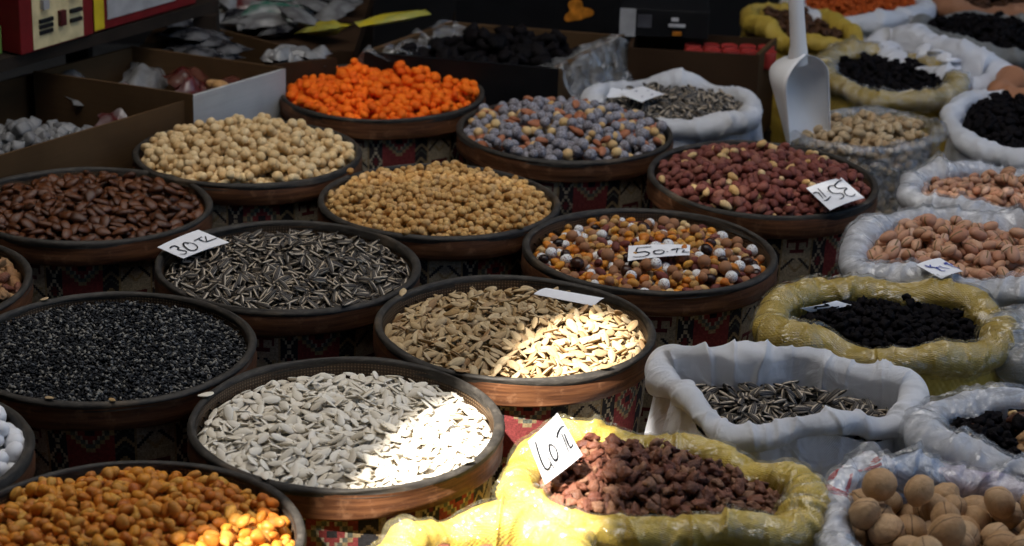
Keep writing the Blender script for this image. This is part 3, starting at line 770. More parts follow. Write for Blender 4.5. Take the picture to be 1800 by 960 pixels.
def sack(name, ridge, label, mat, body_mat=None, rho=.024, z=0., film=None, group='open sacks of the stall', seed=1, wr=1., fill_z=-.01, mound=.012, body_film=None, n=440, slope=(0, 0), bulge=.012, z_floor=0.0, tuck=1., film_scale=1.0):
    """ridge: (px, py[, dz[, rho]]) of the rolled collar; everything is placed on the plane RIM+z"""
    W = []
    for p in ridge:
        dz = p[2] if len(p) > 2 else 0.; r_ = p[3] if len(p) > 3 else rho
        W.append((*at(p[0], p[1], RIM + z + dz), r_))
    C, L = ring_curve(W, n)
    if (C[:, 0] * np.roll(C[:, 1], -1) - np.roll(C[:, 0], -1) * C[:, 1]).sum() < 0: C = C[::-1]  # counter-clockwise
    T = np.roll(C[:, :2], -2, 0) - np.roll(C[:, :2], 2, 0); T /= np.linalg.norm(T, axis=1)[:, None]; Nn = np.stack([T[:, 1], -T[:, 0]], 1)
    for _ in range(3): Nn = (Nn + np.roll(Nn, 3, 0) + np.roll(Nn, -3, 0)); Nn /= np.linalg.norm(Nn, axis=1)[:, None]
    s = np.arange(n) / n; lowf = wave_noise(seed, 7, 1, 10); zn = wave_noise(seed + 5, 6, 1, 8)
    ro = C[:, 3] * (1 + .13 * wr * lowf(s, 0)); cz = C[:, 2] + .0035 * wr * zn(s, 0)
    cen = C[:, :2].mean(0)
    K = max(12, int(L / .035)); nse = wave_noise(seed + 9, K, 1.6, 26); nse2 = wave_noise(seed + 13, int(K * 2.5), 1.2, 30)

    rc = np.random.RandomState(seed + 77); ncr = int(L / .0095)
    CR = [(rc.rand(), rc.normal(0, .05), rc.uniform(.0015, .006) / L, rc.normal(0, 1), rc.uniform(.2, 1), rc.uniform(.18, .5)) for _ in range(ncr)]
    big = wave_noise(seed + 21, 9, .9, 14)

    def surface(prof_fn, m, amp, extra=0.):
        j = np.linspace(0, 1, m); ss, jj = np.meshgrid(s, j, indexing='ij'); a, b = prof_fn(jj, ro[:, None])
        w = nse(ss + .02 * np.sin(9 * jj), jj); w2 = nse2(ss + .015 * jj, jj)
        disp = amp * (.5 * big(ss, jj) + .16 * w + .06 * w2) + extra
        for s0, sl, wd, am, jc, jw in CR:
            ds = (ss - s0 - sl * (jj - jc) + .5) % 1 - .5
            if am > 0: disp = disp + amp * .75 * am * np.exp(-np.abs(ds) / wd) * np.exp(-((jj - jc) / jw) ** 2)
            else: disp = disp - amp * 1.1 * am * np.where(ds > 0, np.exp(-ds / (wd * 3.5)), np.exp(ds / (wd * .35))) * np.exp(-((jj - jc) / jw) ** 2)
        # along the local normal of the profile
        da = np.gradient(a, axis=1); db = np.gradient(b, axis=1); l_ = np.hypot(da, db) + 1e-9
        a = a - disp * (db / l_); b = b + disp * (da / l_)
        V = np.stack([C[:, None, 0] + Nn[:, None, 0] * a, C[:, None, 1] + Nn[:, None, 1] * a, np.maximum(cz[:, None] + b, .001)], -1)
        uv = np.stack([ss * L, jj * .3, 0 * ss], -1).reshape(-1, 3)
        return V.reshape(-1, 3), {'uv2': ('FLOAT_VECTOR', 'POINT', uv)}

    def collar(j, r):  # inside bottom -> over the roll -> tucked under
        t = np.clip((j - .22) / .78, 0, 1); ang = math.pi - t * math.pi * 1.42
        a = np.where(j < .22, -r * 1.0, r * 1.02 * np.cos(ang)); b = np.where(j < .22, -.085 * (1 - j / .22), r * .9 * np.sin(ang) * np.where(ang < 0, 1.15, 1.))
        return a, b

    def body(j, r):
        zt = cz[:, None]; a0 = r * math.cos(-.42 * math.pi) * tuck; b0 = -r * 1.0
        H = zt - z_floor; b = b0 + (b0 * 0 - (H + b0)) * j
        a = a0 + (bulge + r * .55) * np.sin(np.clip(j * 1.5, 0, 1) * math.pi * .5) - .05 * j ** 3
        return a, b
    e = link(name, None, loc=(0, 0, 0)); tag(e, label, 'sack', group)
    amp = .0032 * wr
    V, A = surface(lambda j, r: [-1 * q if False else q for q in collar(j, r)], 40, amp); Q = grid_quads(n, 40)
    link('rolled_collar', mesh_np('rolled_collar', V, Q, True, A), e, mat)
    V, A = surface(body, 40, amp * 1.4); link('bag_body', mesh_np('bag_body', V, grid_quads(n, 40), True, A), e, body_mat or mat)
    if film:
        V, A = surface(collar, 40, amp * 1.5, .0022 * film_scale); link('plastic_liner', mesh_np('plastic_liner', V, Q, True, A), e, film)
    if body_film:
        V, A = surface(body, 26, amp, .004); link('plastic_wrap', mesh_np('plastic_wrap', V, grid_quads(n, 26), True, A), e, body_film)
    # fill region
    I = C[:, :2] - Nn * (ro * .93)[:, None]; c = I.mean(0); d = I - c; ph = np.arctan2(d[:, 1], d[:, 0]) % (2 * math.pi); rd = np.hypot(*d.T); o_ = np.argsort(ph)
    tt = np.linspace(0, 2 * math.pi, 96, endpoint=False); rad = np.interp(tt, ph[o_], rd[o_], period=2 * math.pi)
    return Region(c, rad, RIM + z + fill_z, mound, slope)


def ell(cx, cy, rx, ry, rot=2.5, n=12, dz=None):
    a = np.linspace(0, 2 * math.pi, n, endpoint=False); c, s_ = math.cos(math.radians(rot)), math.sin(math.radians(rot))
    return [(cx + rx * math.cos(t) * c - ry * math.sin(t) * s_, cy + rx * math.cos(t) * s_ + ry * math.sin(t) * c) for t in a]


def heap(reg, name, shp, dims, mat, lab, cat, stuff, seed, limit=300, **kw):
    fill(reg, [(name, shp, dims, mat, lab, cat)], [1], lab, stuff, seed, limit=limit, **kw)


# striped sunflower seeds in the white woven sack
r = sack('white_woven_sack', [(1163, 645, .0), (1178, 622, .012), (1240, 622, .018), (1320, 630, .018), (1410, 634, .014), (1500, 656, .01), (1580, 674, .008), (1607, 702, 0), (1570, 738, 0), (1480, 752, 0), (1400, 758, 0), (1330, 764, 0), (1265, 752, 0), (1205, 700, 0)],
         'white woven sack with a tall back flap, full of striped sunflower seeds', M_WHITE, rho=0.0145, z=0, seed=31, wr=1.35, bulge=.022, fill_z=-.022, mound=.012)
heap(r, 'striped_seed', 'sunflower', (.0108, .0040, .0022), N_SUN, 'striped sunflower seed in the white woven sack', 'seed', ('sunflower_seed_heap', 'heap of striped sunflower seeds in the white woven sack', 'seeds'), 31, layers=3, maxtilt=.9, jit=.3)
# black raisins in the yellow sack
r = sack('yellow_sack', [(1354, 580), (1372, 545), (1420, 522), (1500, 515), (1580, 518), (1660, 528), (1725, 548), (1765, 585), (1745, 620), (1680, 632), (1610, 640), (1540, 634), (1460, 618), (1390, 604)],
         'yellow woven sack of black raisins with a clear plastic liner rolled over its collar', M_YELLOW, rho=0.02, z=0, seed=32, film=M_YFILM, fill_z=-.012, mound=.012, wr=.9)
heap(r, 'black_raisin', 'raisin', (.0062, .0046, .004), N_BRAI, '', '', ('black_raisin_heap', 'heap of black raisins in the yellow sack', 'raisins'), 32, limit=0, nlo=4, layers=1.8)
# pink pistachios with the blue-inked card
r = sack('white_sack', [(1500, 462), (1518, 424), (1570, 396), (1650, 388), (1740, 398), (1830, 408), (1920, 428), (1955, 470), (1910, 520), (1830, 524), (1740, 512), (1650, 502), (1570, 490), (1520, 480)],
         'white sack of pink pistachios with the card written in blue', M_WHITE2, rho=0.017, z=.0, seed=33, film=M_CLEAR, fill_z=-.01, mound=.02, slope=(-.04, 0))
heap(r, 'pink_pistachio', 'pistachio', (.0120, .0078, .0070), N_PIS, 'pinkish pistachio in the sack with the blue-inked card', 'pistachio', ('pistachio_heap', 'heap of pinkish pistachios in the sack with the blue-inked card', 'pistachios'), 33)
# pink nuts behind
r = sack('white_sack', [(1594, 340), (1615, 320), (1680, 308), (1760, 308), (1840, 316), (1910, 335), (1930, 368), (1880, 398), (1800, 392), (1720, 380), (1650, 364), (1610, 352)],
         'white sack of pinkish nuts at the right edge, behind the blue-inked card', M_WHITE2, rho=0.016, z=.0, seed=34, film=M_CLEAR, fill_z=-.008, mound=.012)
heap(r, 'pink_pistachio', 'pistachio', (.0105, .0066, .006), N_PIS, 'pinkish nut in the white sack at the right edge', 'pistachio', ('pistachio_heap', 'heap of pinkish nuts in the white sack at the right edge', 'pistachios'), 34)
# pale pistachios in the clear bag (scoop)
r = sack('clear_bag', ell(1523, 232, 128, 35, 1.5), 'clear plastic bag of pale pistachios with red print, under the white scoop', M_FOG, body_mat=M_CLEAR, rho=.010, z=0, seed=35, fill_z=-.02, mound=.02, wr=.5, tuck=.6, bulge=.004)
regC = r
heap(r, 'pale_pistachio', 'pistachio', (.0102, .0070, .0064), N_PIS2, 'pale pistachio in the clear plastic bag under the scoop', 'pistachio', ('pale_pistachio_heap', 'heap of pale pistachios in the clear plastic bag', 'pistachios'), 35)
rb = np.random.RandomState(5); VV, QQ, LP, RN = [], [], [], []   # nuts pressed against the clear side
for k in range(900):
    a = rb.uniform(math.pi * .9, math.pi * 2.1); zz = RIM - .03 - rb.rand() * .2; V, P, Q = piece('pistachio', (.0102, .0070, .0064), k % 4, 2)
    rr = regC.r(np.array(a)) - .006 - rb.rand() * .012; q = Matrix.Rotation(rb.uniform(0, 6.28), 3, Vector(rb.normal(size=3)))
    QQ.append(Q + len(VV) * len(V)); VV.append(V @ np.array(q).T + np.array([regC.c[0] + rr * math.cos(a), regC.c[1] + rr * math.sin(a), zz])); LP.append(P); RN.append(np.full(len(V), rb.rand()))
o = link('packed_pistachios', mesh_np('packed_pistachios', np.concatenate(VV), np.concatenate(QQ), True, {'lp': ('FLOAT_VECTOR', 'POINT', np.concatenate(LP)), 'rnd': ('FLOAT', 'POINT', np.concatenate(RN))}), None, N_PIS2)
tag(o, 'pale pistachios showing through the side of the clear bag', 'pistachios', None, 'stuff')
# dark sunflower seeds far behind
r = sack('white_sack', ell(1183, 187, 142, 38, 3), 'white sack of dark grey seeds with two blank-looking cards, behind the grey sugared nuts', M_WHITE, rho=0.016, z=-.02, seed=36, n=220, fill_z=-.004, mound=.008)
heap(r, 'dark_seed', 'sunflower', (.0085, .0042, .0026), nutmat('dark_seed', [(.03, .03, .032), (.06, .06, .06), (.02, .02, .022)], .5, extra=stripes), '', '', ('dark_seed_heap', 'heap of dark grey seeds in the white sack behind the sugared nuts', 'seeds'), 36, limit=0, layers=2.5, maxtilt=.8, jit=.3)
# black stuff in the far yellow sack
r = sack('yellow_sack', ell(1562, 137, 118, 37, 8), 'dull yellow sack of black raisins behind the scoop', M_YELLOW, rho=0.017, z=0, seed=37, n=220, fill_z=-.006, mound=.008, film=M_CLEAR)
heap(r, 'black_raisin', 'raisin', (.008, .006, .005), N_BRAI, '', '', ('black_raisin_heap', 'heap of black raisins in the yellow sack behind the scoop', 'raisins'), 37, limit=0, layers=1.6)
# white sack behind it
r = sack('white_sack', [(1545, 72, .02), (1590, 66, .03), (1650, 84, .03), (1710, 108, .02), (1755, 135, 0), (1720, 150, 0), (1640, 140, 0), (1560, 110, .0)], 'folded white sack slumped behind the dull yellow sack', M_WHITE2, rho=.026, z=-.01, seed=38, n=220, fill_z=.0, mound=.03, wr=1.3)
heap(r, 'folded_cloth', 'ball', (.03, .02, .006), M_WHITE2, '', '', ('crumpled_sack_top', 'crumpled white sacking in the slumped sack', 'sacking'), 38, limit=0)
# orange spice at the top
r = sack('white_sack', ell(1512, 8, 116, 36, 0), 'white sack of orange spice at the top of the picture', M_WHITE, rho=0.02, z=0, seed=39, n=220, fill_z=.0, mound=.02)
heap(r, 'spice', 'ball', (.006, .005, .004), N_SPICE, '', '', ('spice_heap', 'heap of orange spice in the far white sack', 'spice'), 39, limit=0, layers=1.6)
r = sack('orange_sack', ell(1760, -2, 130, 34, 5), 'faded orange sack of brown goods in the top right corner', M_ORANGEBAG, rho=.018, z=0, seed=40, n=220, fill_z=.0, mound=.012)
heap(r, 'brown_nut', 'raisin', (.009, .008, .006), nutmat('far_brown', [(.06, .025, .01), (.09, .04, .018)], .6), '', '', ('brown_heap', 'heap of dark brown goods in the faded orange sack', 'dried fruit'), 40, limit=0, layers=1.6)
r = sack('grey_sack', ell(1755, 68, 140, 30, 7), 'grey sack of black goods at the right edge, below the faded orange sack', M_GREYSACK, rho=.018, z=0, seed=41, n=220, fill_z=-.0, mound=.02)
heap(r, 'black_raisin', 'raisin', (.008, .006, .005), N_BRAI, '', '', ('black_raisin_heap', 'heap of black goods in the grey sack at the right edge', 'raisins'), 41, limit=0, layers=1.6)
r = sack('white_sack', [(1676, 222), (1690, 190), (1740, 174), (1810, 172), (1880, 185), (1930, 220), (1900, 268), (1830, 278), (1760, 268), (1705, 250)], 'white sack of black raisins at the right edge, above the pinkish nuts', M_WHITE, rho=0.017, z=0, seed=42, n=220, fill_z=-.0, mound=.012)
heap(r, 'black_raisin', 'raisin', (.008, .006, .005), N_BRAI, '', '', ('black_raisin_heap', 'heap of black raisins in the white sack at the right edge', 'raisins'), 42, limit=0, layers=1.6)
r = sack('orange_sack', ell(1835, 158, 78, 18, 0), 'small faded orange sack cut by the right edge', M_ORANGEBAG, rho=.02, z=0, seed=43, fill_z=.005, mound=.01, n=160)
# walnut and raisin mix
r = sack('white_sack', [(1624, 770), (1640, 738), (1700, 722), (1780, 716), (1860, 722), (1930, 750), (1950, 800), (1900, 860), (1820, 842), (1740, 815), (1670, 795)], 'white sack of walnut kernels, nuts and raisins in a clear liner', M_WHITE2, rho=0.0175, z=-.005, seed=44, film=M_CLEAR, fill_z=-.008, mound=.008, film_scale=2.)
fill(r, [('dark_raisin', 'raisin', (.009, .007, .006), N_BRAI, 'black raisin in the walnut mix', 'raisin'), ('walnut_kernel', 'kernel', (.016, .013, .008), N_KER, 'walnut kernel half in the raisin mix', 'walnut'),
         ('brown_almond', 'almond', (.011, .007, .005), N_ALM, 'almond in the raisin and walnut mix', 'almond'), ('cashew_nut', 'cashew', (.010, .0055, .005), N_PEAP, 'pale cashew in the raisin and walnut mix', 'cashew')],
     [.78, .08, .08, .06], 'pieces of the walnut and raisin mix', ('raisin_mix_heap', 'heap of raisins, walnut kernels and nuts in the white sack', 'nuts'), 44, nhi=10, nlo=5)
# brown raisins, 40 TL
r = sack('yellow_sack', [(912, 860), (930, 810), (985, 775), (1060, 768), (1140, 778), (1220, 795), (1310, 820), (1385, 846), (1418, 885), (1395, 925), (1320, 936), (1200, 932), (1090, 926), (1000, 918), (940, 900)],
         'bright yellow sack of brown raisins with the 40 TL card', M_YELLOWB, rho=0.0175, z=-.01, seed=45, film=M_YFILM, fill_z=-.008, mound=.022, slope=(-.03, 0))
heap(r, 'brown_raisin', 'raisin', (.0076, .0056, .0040), N_RAI, 'brown raisin in the sack with the 40 TL card', 'raisin', ('brown_raisin_heap', 'heap of brown raisins in the sack with the 40 TL card', 'raisins'), 45, nlo=5, nhi=6, jit=.5, maxtilt=1.1)
# walnuts
r = sack('printed_white_bag', [(1468, 905), (1476, 862), (1520, 838), (1600, 826), (1690, 838), (1780, 858), (1860, 890), (1900, 960), (1850, 1050), (1700, 1070), (1560, 1050), (1480, 990)], 'white bag with purple printed lining, full of whole walnuts', M_PRINT, M_WHITE, rho=0.013, z=-.01, seed=46, film=M_CLEAR, fill_z=-.034, mound=.008, wr=1.2)
heap(r, 'walnut', 'walnut', (.0172, .0154, .0158), N_WAL, 'whole tan walnut in the white printed bag', 'walnut', ('walnut_heap', 'walnuts lying deeper in the white printed bag', 'walnuts'), 46, nlo=6, nhi=16, layers=2., maxtilt=1.5, jit=.7, cover=1.2, settle=.1)
# yellow sack at the lower edge
r = sack('yellow_sack', [(690, 1000), (735, 958), (800, 938), (870, 934), (940, 944), (1000, 985), (1000, 1060), (850, 1100), (720, 1060)], 'bright yellow sack cut by the lower edge, in front of the white pumpkin seeds', M_YELLOWB, rho=0.018, z=-.02, seed=47, film=M_YFILM, fill_z=-.02, mound=.005)
heap(r, 'brown_raisin', 'raisin', (.009, .007, .006), N_RAI, '', '', ('brown_raisin_heap', 'heap of raisins in the yellow sack at the lower edge', 'raisins'), 47, limit=0, layers=1.6)
r = sack('tied_bag', ell(1850, 610, 80, 30, 0), 'grey-brown bag in clear plastic cut by the right edge', M_GREYSACK, rho=.03, z=-.01, seed=48, film=M_FOG, body_film=M_CLEAR, fill_z=0, mound=.01, n=160)


# ------------------------------------------------------------------ price cards
def card(corners, strokes, label, off=(0, 0), k=1., ink=None, width=.0013, bend=.0016, name='price_card'):
    P = [np.array(at(off[0] + c[0] / k, off[1] + c[1] / k, RIM + c[2])) for c in corners]  # tl, tr, br, bl
    px = np.array([[off[0] + c[0] / k, off[1] + c[1] / k] for c in corners])
    def S_(u, v):
        b = (P[0] * (1 - u) * (1 - v) + P[1] * u * (1 - v) + P[2] * u * v + P[3] * (1 - u) * v)
        nrm = np.cross(P[1] - P[0], P[3] - P[0]); nrm = nrm / np.linalg.norm(nrm); nrm = nrm if nrm @ (CP - b) > 0 else -nrm
        return b + nrm * bend * (4 * u * (1 - u)), nrm
    n = 10; V = []
    for s_ in (0, 1):
        for i in range(n + 1):
            for j in range(9):
                p, nr = S_(i / n, j / 8); V.append(p - nr * .0006 * s_)
    B = (n + 1) * 9; Q = []
    for i in range(n):
        for j in range(8):
            a = i * 9 + j; Q.append((a, a + 9, a + 10, a + 1)); Q.append((B + a, B + a + 1, B + a + 10, B + a + 9))
    for i in range(n):
        for j in (0, 8): a = i * 9 + j; Q.append((a, a + 9, B + a + 9, B + a))
    for j in range(8):
        for i in (0, n): a = i * 9 + j; Q.append((a, a + 1, B + a + 1, B + a))
    e = link(name, None); tag(e, label, 'price card', 'handwritten price cards')
    pp = link('paper', mesh_np('paper', V, Q, False), e, M_PAPER)
    # affine px -> uv, then inverse-bilinear refinement
    def uv(p):
        u, v = .5, .5
        for _ in range(12):
            q = px[0] * (1 - u) * (1 - v) + px[1] * u * (1 - v) + px[2] * u * v + px[3] * (1 - u) * v
            du = (px[1] - px[0]) * (1 - v) + (px[2] - px[3]) * v; dv = (px[3] - px[0]) * (1 - u) + (px[2] - px[1]) * u
            d = np.linalg.solve(np.stack([du, dv], 1), np.array(p) - q); u += d[0]; v += d[1]
        return min(.995, max(.005, u)), min(.995, max(.005, v))
    V, Q = [], []
    for st in strokes:
        pts = np.array([(off[0] + a / k, off[1] + b / k) for a, b in st], float)
        if len(pts) == 1: pts = np.array([pts[0], pts[0] + (1.5, .5)])
        if len(pts) > 2:   # smooth
            t = np.linspace(0, len(pts) - 1, 6 * (len(pts) - 1) + 1); i = np.minimum(t.astype(int), len(pts) - 2); f = (t - i)[:, None]
            g = lambda q: pts[np.clip(q, 0, len(pts) - 1)]
            pts = .5 * (2 * g(i) + (g(i + 1) - g(i - 1)) * f + (2 * g(i - 1) - 5 * g(i) + 4 * g(i + 1) - g(i + 2)) * f ** 2 + (3 * g(i) - g(i - 1) - 3 * g(i + 1) + g(i + 2)) * f ** 3)
        W = []
        for p in pts:
            w, nr = S_(*uv(p)); W.append(w + nr * .0012)
        W = np.array(W); T = np.gradient(W, axis=0); sd = np.cross(nr, T); sd /= np.linalg.norm(sd, axis=1)[:, None] + 1e-9
        b = len(V); hw = width * .5 * (1 + .25 * np.sin(np.linspace(0, 5, len(W))))[:, None]
        for a_, c_ in zip(W - sd * hw, W + sd * hw): V += [a_, c_]
        Q += [(b + 2 * q, b + 2 * q + 1, b + 2 * q + 3, b + 2 * q + 2) for q in range(len(W) - 1)]
    if V: link('lettering', mesh_np('lettering', V, Q, False), pp, ink or M_INK)
    return e


card([(150, 400, .012), (800, 125, .012), (1290, 325, .006), (560, 580, .004)], [
    [(345, 435), (375, 410), (430, 405), (480, 430), (470, 455), (520, 468), (585, 480), (605, 505), (570, 530), (505, 525)],
    [(640, 375), (590, 355), (555, 375), (570, 410), (630, 460), (700, 480), (760, 465), (775, 425), (730, 380), (660, 360), (590, 358)],
    [(725, 330), (850, 262)], [(795, 300), (860, 330), (920, 350)], [(905, 250), (925, 340)], [(925, 340), (1095, 268)]],
    'white card reading 30TL stuck in the striped sunflower seeds', (260, 390), 9, width=.0019)
card([(335, 365, .018), (890, 200, .018), (1255, 520, .012), (710, 715, .012)], [
    [(905, 250), (840, 285), (785, 345), (800, 385), (860, 400), (950, 385), (970, 400), (935, 440), (950, 490), (1010, 520), (1065, 515), (1110, 480)],
    [(770, 355), (700, 365), (680, 405), (720, 455), (800, 480), (880, 475), (925, 520), (900, 550), (855, 570)], [(660, 450), (672, 455)],
    [(440, 465), (490, 450), (530, 465), (600, 550)], [(515, 395), (645, 530)], [(615, 580), (660, 575), (720, 520)]],
    'white card reading 35.TL upside down on the red peanuts', (1380, 290), 9, width=.0019)
card([(225, 290, .010), (1200, 275, .012), (1190, 435, .008), (210, 530, .004)], [
    [(580, 330), (365, 340)], [(365, 340), (345, 410), (480, 405), (550, 430), (520, 465), (430, 485), (290, 482)],
    [(720, 385), (640, 395), (620, 425), (660, 445), (740, 440), (785, 410), (750, 385), (700, 385)], [(820, 410), (850, 408)],
    [(895, 378), (1000, 355), (1090, 355)], [(1000, 358), (975, 420)], [(1110, 370), (1065, 408)], [(1065, 408), (1185, 400)]],
    'white card reading 50.TL lying on the colourful mixed nuts', (1080, 400), 9, width=.0017)
card([(195, 385, .052), (550, 45, .072), (850, 550, .036), (400, 900, .012)], [
    [(270, 390), (320, 560), (370, 680), (410, 720), (440, 700), (450, 640), (415, 570)], [(450, 640), (495, 710)],
    [(430, 415), (440, 500), (480, 590), (520, 610), (535, 550), (510, 470), (470, 430), (430, 420)], [(538, 450), (548, 454)],
    [(525, 345), (540, 280), (580, 215), (625, 197)], [(585, 290), (668, 505)], [(620, 292), (660, 400), (695, 460), (728, 412)]],
    'sunlit white card reading 40.TL standing in the brown raisins', (900, 720), 6.857, width=.0019)
card([(365, 425, .030), (870, 280, .026), (1345, 560, .024), (900, 720, .028)], [
    [(540, 460), (640, 505), (760, 520), (900, 590), (970, 590)], [(650, 465), (660, 510)], [(840, 490), (900, 520)], [(780, 520), (860, 515)],
    [(945, 425), (1000, 410), (1020, 440), (1180, 500), (1310, 510)], [(950, 450), (1010, 420)], [(900, 520), (1060, 550)], [(1080, 420), (1130, 450)]],
    'white card with blue handwriting on the pink pistachios', (1580, 430), 12, M_BLUE, width=.0022)
card([(210, 385, .014), (970, 225, .012), (1290, 315, .004), (420, 465, .006)], [[(660, 285), (760, 302)], [(470, 345), (780, 320)], [(455, 365), (520, 378)], [(520, 415), (760, 385), (980, 340)]],
    'white card with black writing lying on the black raisins', (1390, 510), 12, width=.0022, bend=.002)
card([(560, 400, .008), (1010, 240, .006), (1445, 400, .004), (990, 560, .006)], [[(860, 380), (900, 360)], [(1090, 360), (1130, 350)], [(985, 480), (1010, 470)], [(1180, 450), (1200, 430)]],
    'white card with faint pen marks on the dark grey seeds', (1040, 130), 11.25, plain('faint_ink', (.12, .12, .2), .6), width=.003)
card([(290, 470, .002), (390, 275, .012), (850, 320, .006), (570, 460, .001)], [[(585, 325), (600, 322)]], 'white slip half under the card on the dark grey seeds', (1040, 130), 11.25, width=.003)
card([(938, 517, -.003), (960, 506, -.001), (1062, 524, -.002), (1044, 538, -.006)], [], 'blank-faced white card half buried in the tan pumpkin seeds', width=.001)


# ------------------------------------------------------------------ scoop
def scoop():
    e = link('plastic_scoop', None); tag(e, 'white plastic scoop stuck upright in the pale pistachios', 'scoop')
    wm = Mat('scoop_plastic', .38, (.66, .66, .67), .5); n_ = wm.noise(wm.coord(), 14, 4); wm.set('Base Color', wm.mix(n_.remap(.5, .8, 0, .5), (.66, .66, .67), (.5, .49, .46))); wm = wm.m
    base = at(1425, 245, RIM - .005); n, m = 33, 24; L = .138; V = []
    for sh in (0, .0028):
        for i in range(m):
            t = i / (m - 1); zz = L * t
            wdt = (.044 + .004 * t) * (1 - max(0, (t - .62) / .38) ** 2.6 * .97) - sh * .6; dp = (.024 + .046 * min(1, t * 1.3)) * (1 - max(0, (t - .72) / .28) ** 3 * .9) - sh
            for j in range(n):
                a = math.pi * j / (n - 1); V.append((-wdt * math.cos(a), dp * math.sin(a) ** .8, zz - sh * (t > .99)))
    Q = []; B = n * m
    for i in range(m - 1):
        for j in range(n - 1):
            q = i * n + j; Q.append((q, q + 1, q + n + 1, q + n)); Q.append((B + q, B + q + n, B + q + n + 1, B + q + 1))
    for i in range(m - 1):
        for j in (0, n - 1): q = i * n + j; Q.append((q, q + n, B + q + n, B + q))
    for j in range(n - 1): Q.append((j, j + 1, B + j + 1, B + j)); q = (m - 1) * n + j; Q.append((q, q + 1, B + q + 1, B + q))
    link('bowl', mesh_np('bowl', V, Q), e, wm)
    t = np.linspace(0, 2 * math.pi, 20, endpoint=False); HV = []
    for z_, rx, ry, y0 in ((.118, .017, .016, .022), (.135, .0155, .014, .018), (.15, .0135, .011, .016), (.19, .0128, .010, .016), (.26, .0125, .010, .016), (.275, .010, .008, .016), (.278, .003, .002, .016)):
        HV += [(rx * math.copysign(abs(math.cos(a)) ** .8, math.cos(a)), y0 + ry * math.sin(a), z_) for a in t]
    link('handle', mesh_np('handle', HV, [[k * 20 + i, k * 20 + (i + 1) % 20, (k + 1) * 20 + (i + 1) % 20, (k + 1) * 20 + i] for k in range(6) for i in range(20)]), e, wm)
    e.location = base; e.rotation_euler = (math.radians(-4), math.radians(-6.5), math.radians(38))
scoop()


# ------------------------------------------------------------------ boxes at the back
E1 = np.array([.57, .82]); E2 = np.array([-.93, .367])


def carton(name, P, h, label, mat, mats=None, th=.005, base=None, crate=True):
    """P: four plan corners (x,y) counter-clockwise, z top; walls as separate panels"""
    z1 = base + h; P = [np.array(p[:2]) for p in P]; c = sum(P) / 4
    e = link(name, None, loc=(0, 0, 0)); tag(e, label, 'box', 'open boxes at the back of the stall')
    for i in range(4):
        a, b = P[i], P[(i + 1) % 4]; ia, ib = a + (c - a) / np.linalg.norm(c - a) * th * 1.5, b + (c - b) / np.linalg.norm(c - b) * th * 1.5
        zt = z1 + .002 * (i % 2)
        Boxes().quad8([(*a, base), (*b, base), (*ib, base), (*ia, base), (*a, zt), (*b, zt), (*ib, zt), (*ia, zt)]).obj('side_panel', (mats or {}).get(i, mat), e)
    S = [c + (p - c) * .97 for p in P]
    Boxes().quad8([*[(*p, base + .001) for p in S], *[(*p, base + .006) for p in S]]).obj('bottom', mat, e)
    if crate:   # a slatted wooden crate carries it
        k = link('wooden_crate', None); tag(k, 'dark slatted crate under the ' + label.split(' with ')[0][:40], 'crate', 'crates carrying the boxes')
        S = [c + (p - c) * .96 for p in P]
        for zc in np.linspace(.03, base - .05, 4):
            for i in range(4):
                a, b = S[i], S[(i + 1) % 4]; ia, ib = a + (c - a) * .06, b + (c - b) * .06
                Boxes().quad8([(*a, zc), (*b, zc), (*ib, zc), (*ia, zc), (*a, zc + .05), (*b, zc + .05), (*ib, zc + .05), (*ia, zc + .05)]).obj('slat', M_DARKWOOD, k)
        for i in range(4):
            a = c + (S[i] - c) * .93; Boxes().box((a[0] - .015, a[1] - .015, 0), (a[0] + .015, a[1] + .015, base - .004)).obj('corner_post', M_DARKWOOD, k)
        Boxes().quad8([*[(*(c + (p - c) * .98), base - .004) for p in S], *[(*(c + (p - c) * .98), base - .001) for p in S]]).obj('top_board', M_DARKWOOD, k)
    return e


def pack(name, o, ex, ey, size, label, mat, cat='packet', group=None, prints=(), z=0.):
    """closed packet: o = lower front-left corner; ex along the front; prints: (u0,u1,v0,v1,material) on the front"""
    ex = np.array(ex) / np.linalg.norm(ex); ey = np.array([-ex[1], ex[0]]); w, d, h = size
    e = link(name, None); tag(e, label, cat, group)
    p = lambda a, b, c: (o[0] + ex[0] * a + ey[0] * b, o[1] + ex[1] * a + ey[1] * b, z + c)
    Boxes().quad8([p(0, 0, 0), p(w, 0, 0), p(w, d, 0), p(0, d, 0), p(0, 0, h), p(w, 0, h), p(w, d, h), p(0, d, h)]).obj('carton', mat, e, bevel=.002)
    for i, (u0, u1, v0, v1, m_) in enumerate(prints):
        t = -.0012 - .0008 * i
        Boxes().quad8([p(u0 * w, t, v0 * h), p(u1 * w, t, v0 * h), p(u1 * w, -.0004, v0 * h), p(u0 * w, -.0004, v0 * h), p(u0 * w, t, v1 * h), p(u1 * w, t, v1 * h), p(u1 * w, -.0004, v1 * h), p(u0 * w, -.0004, v1 * h)]).obj('printed_label', m_, e)
    return e


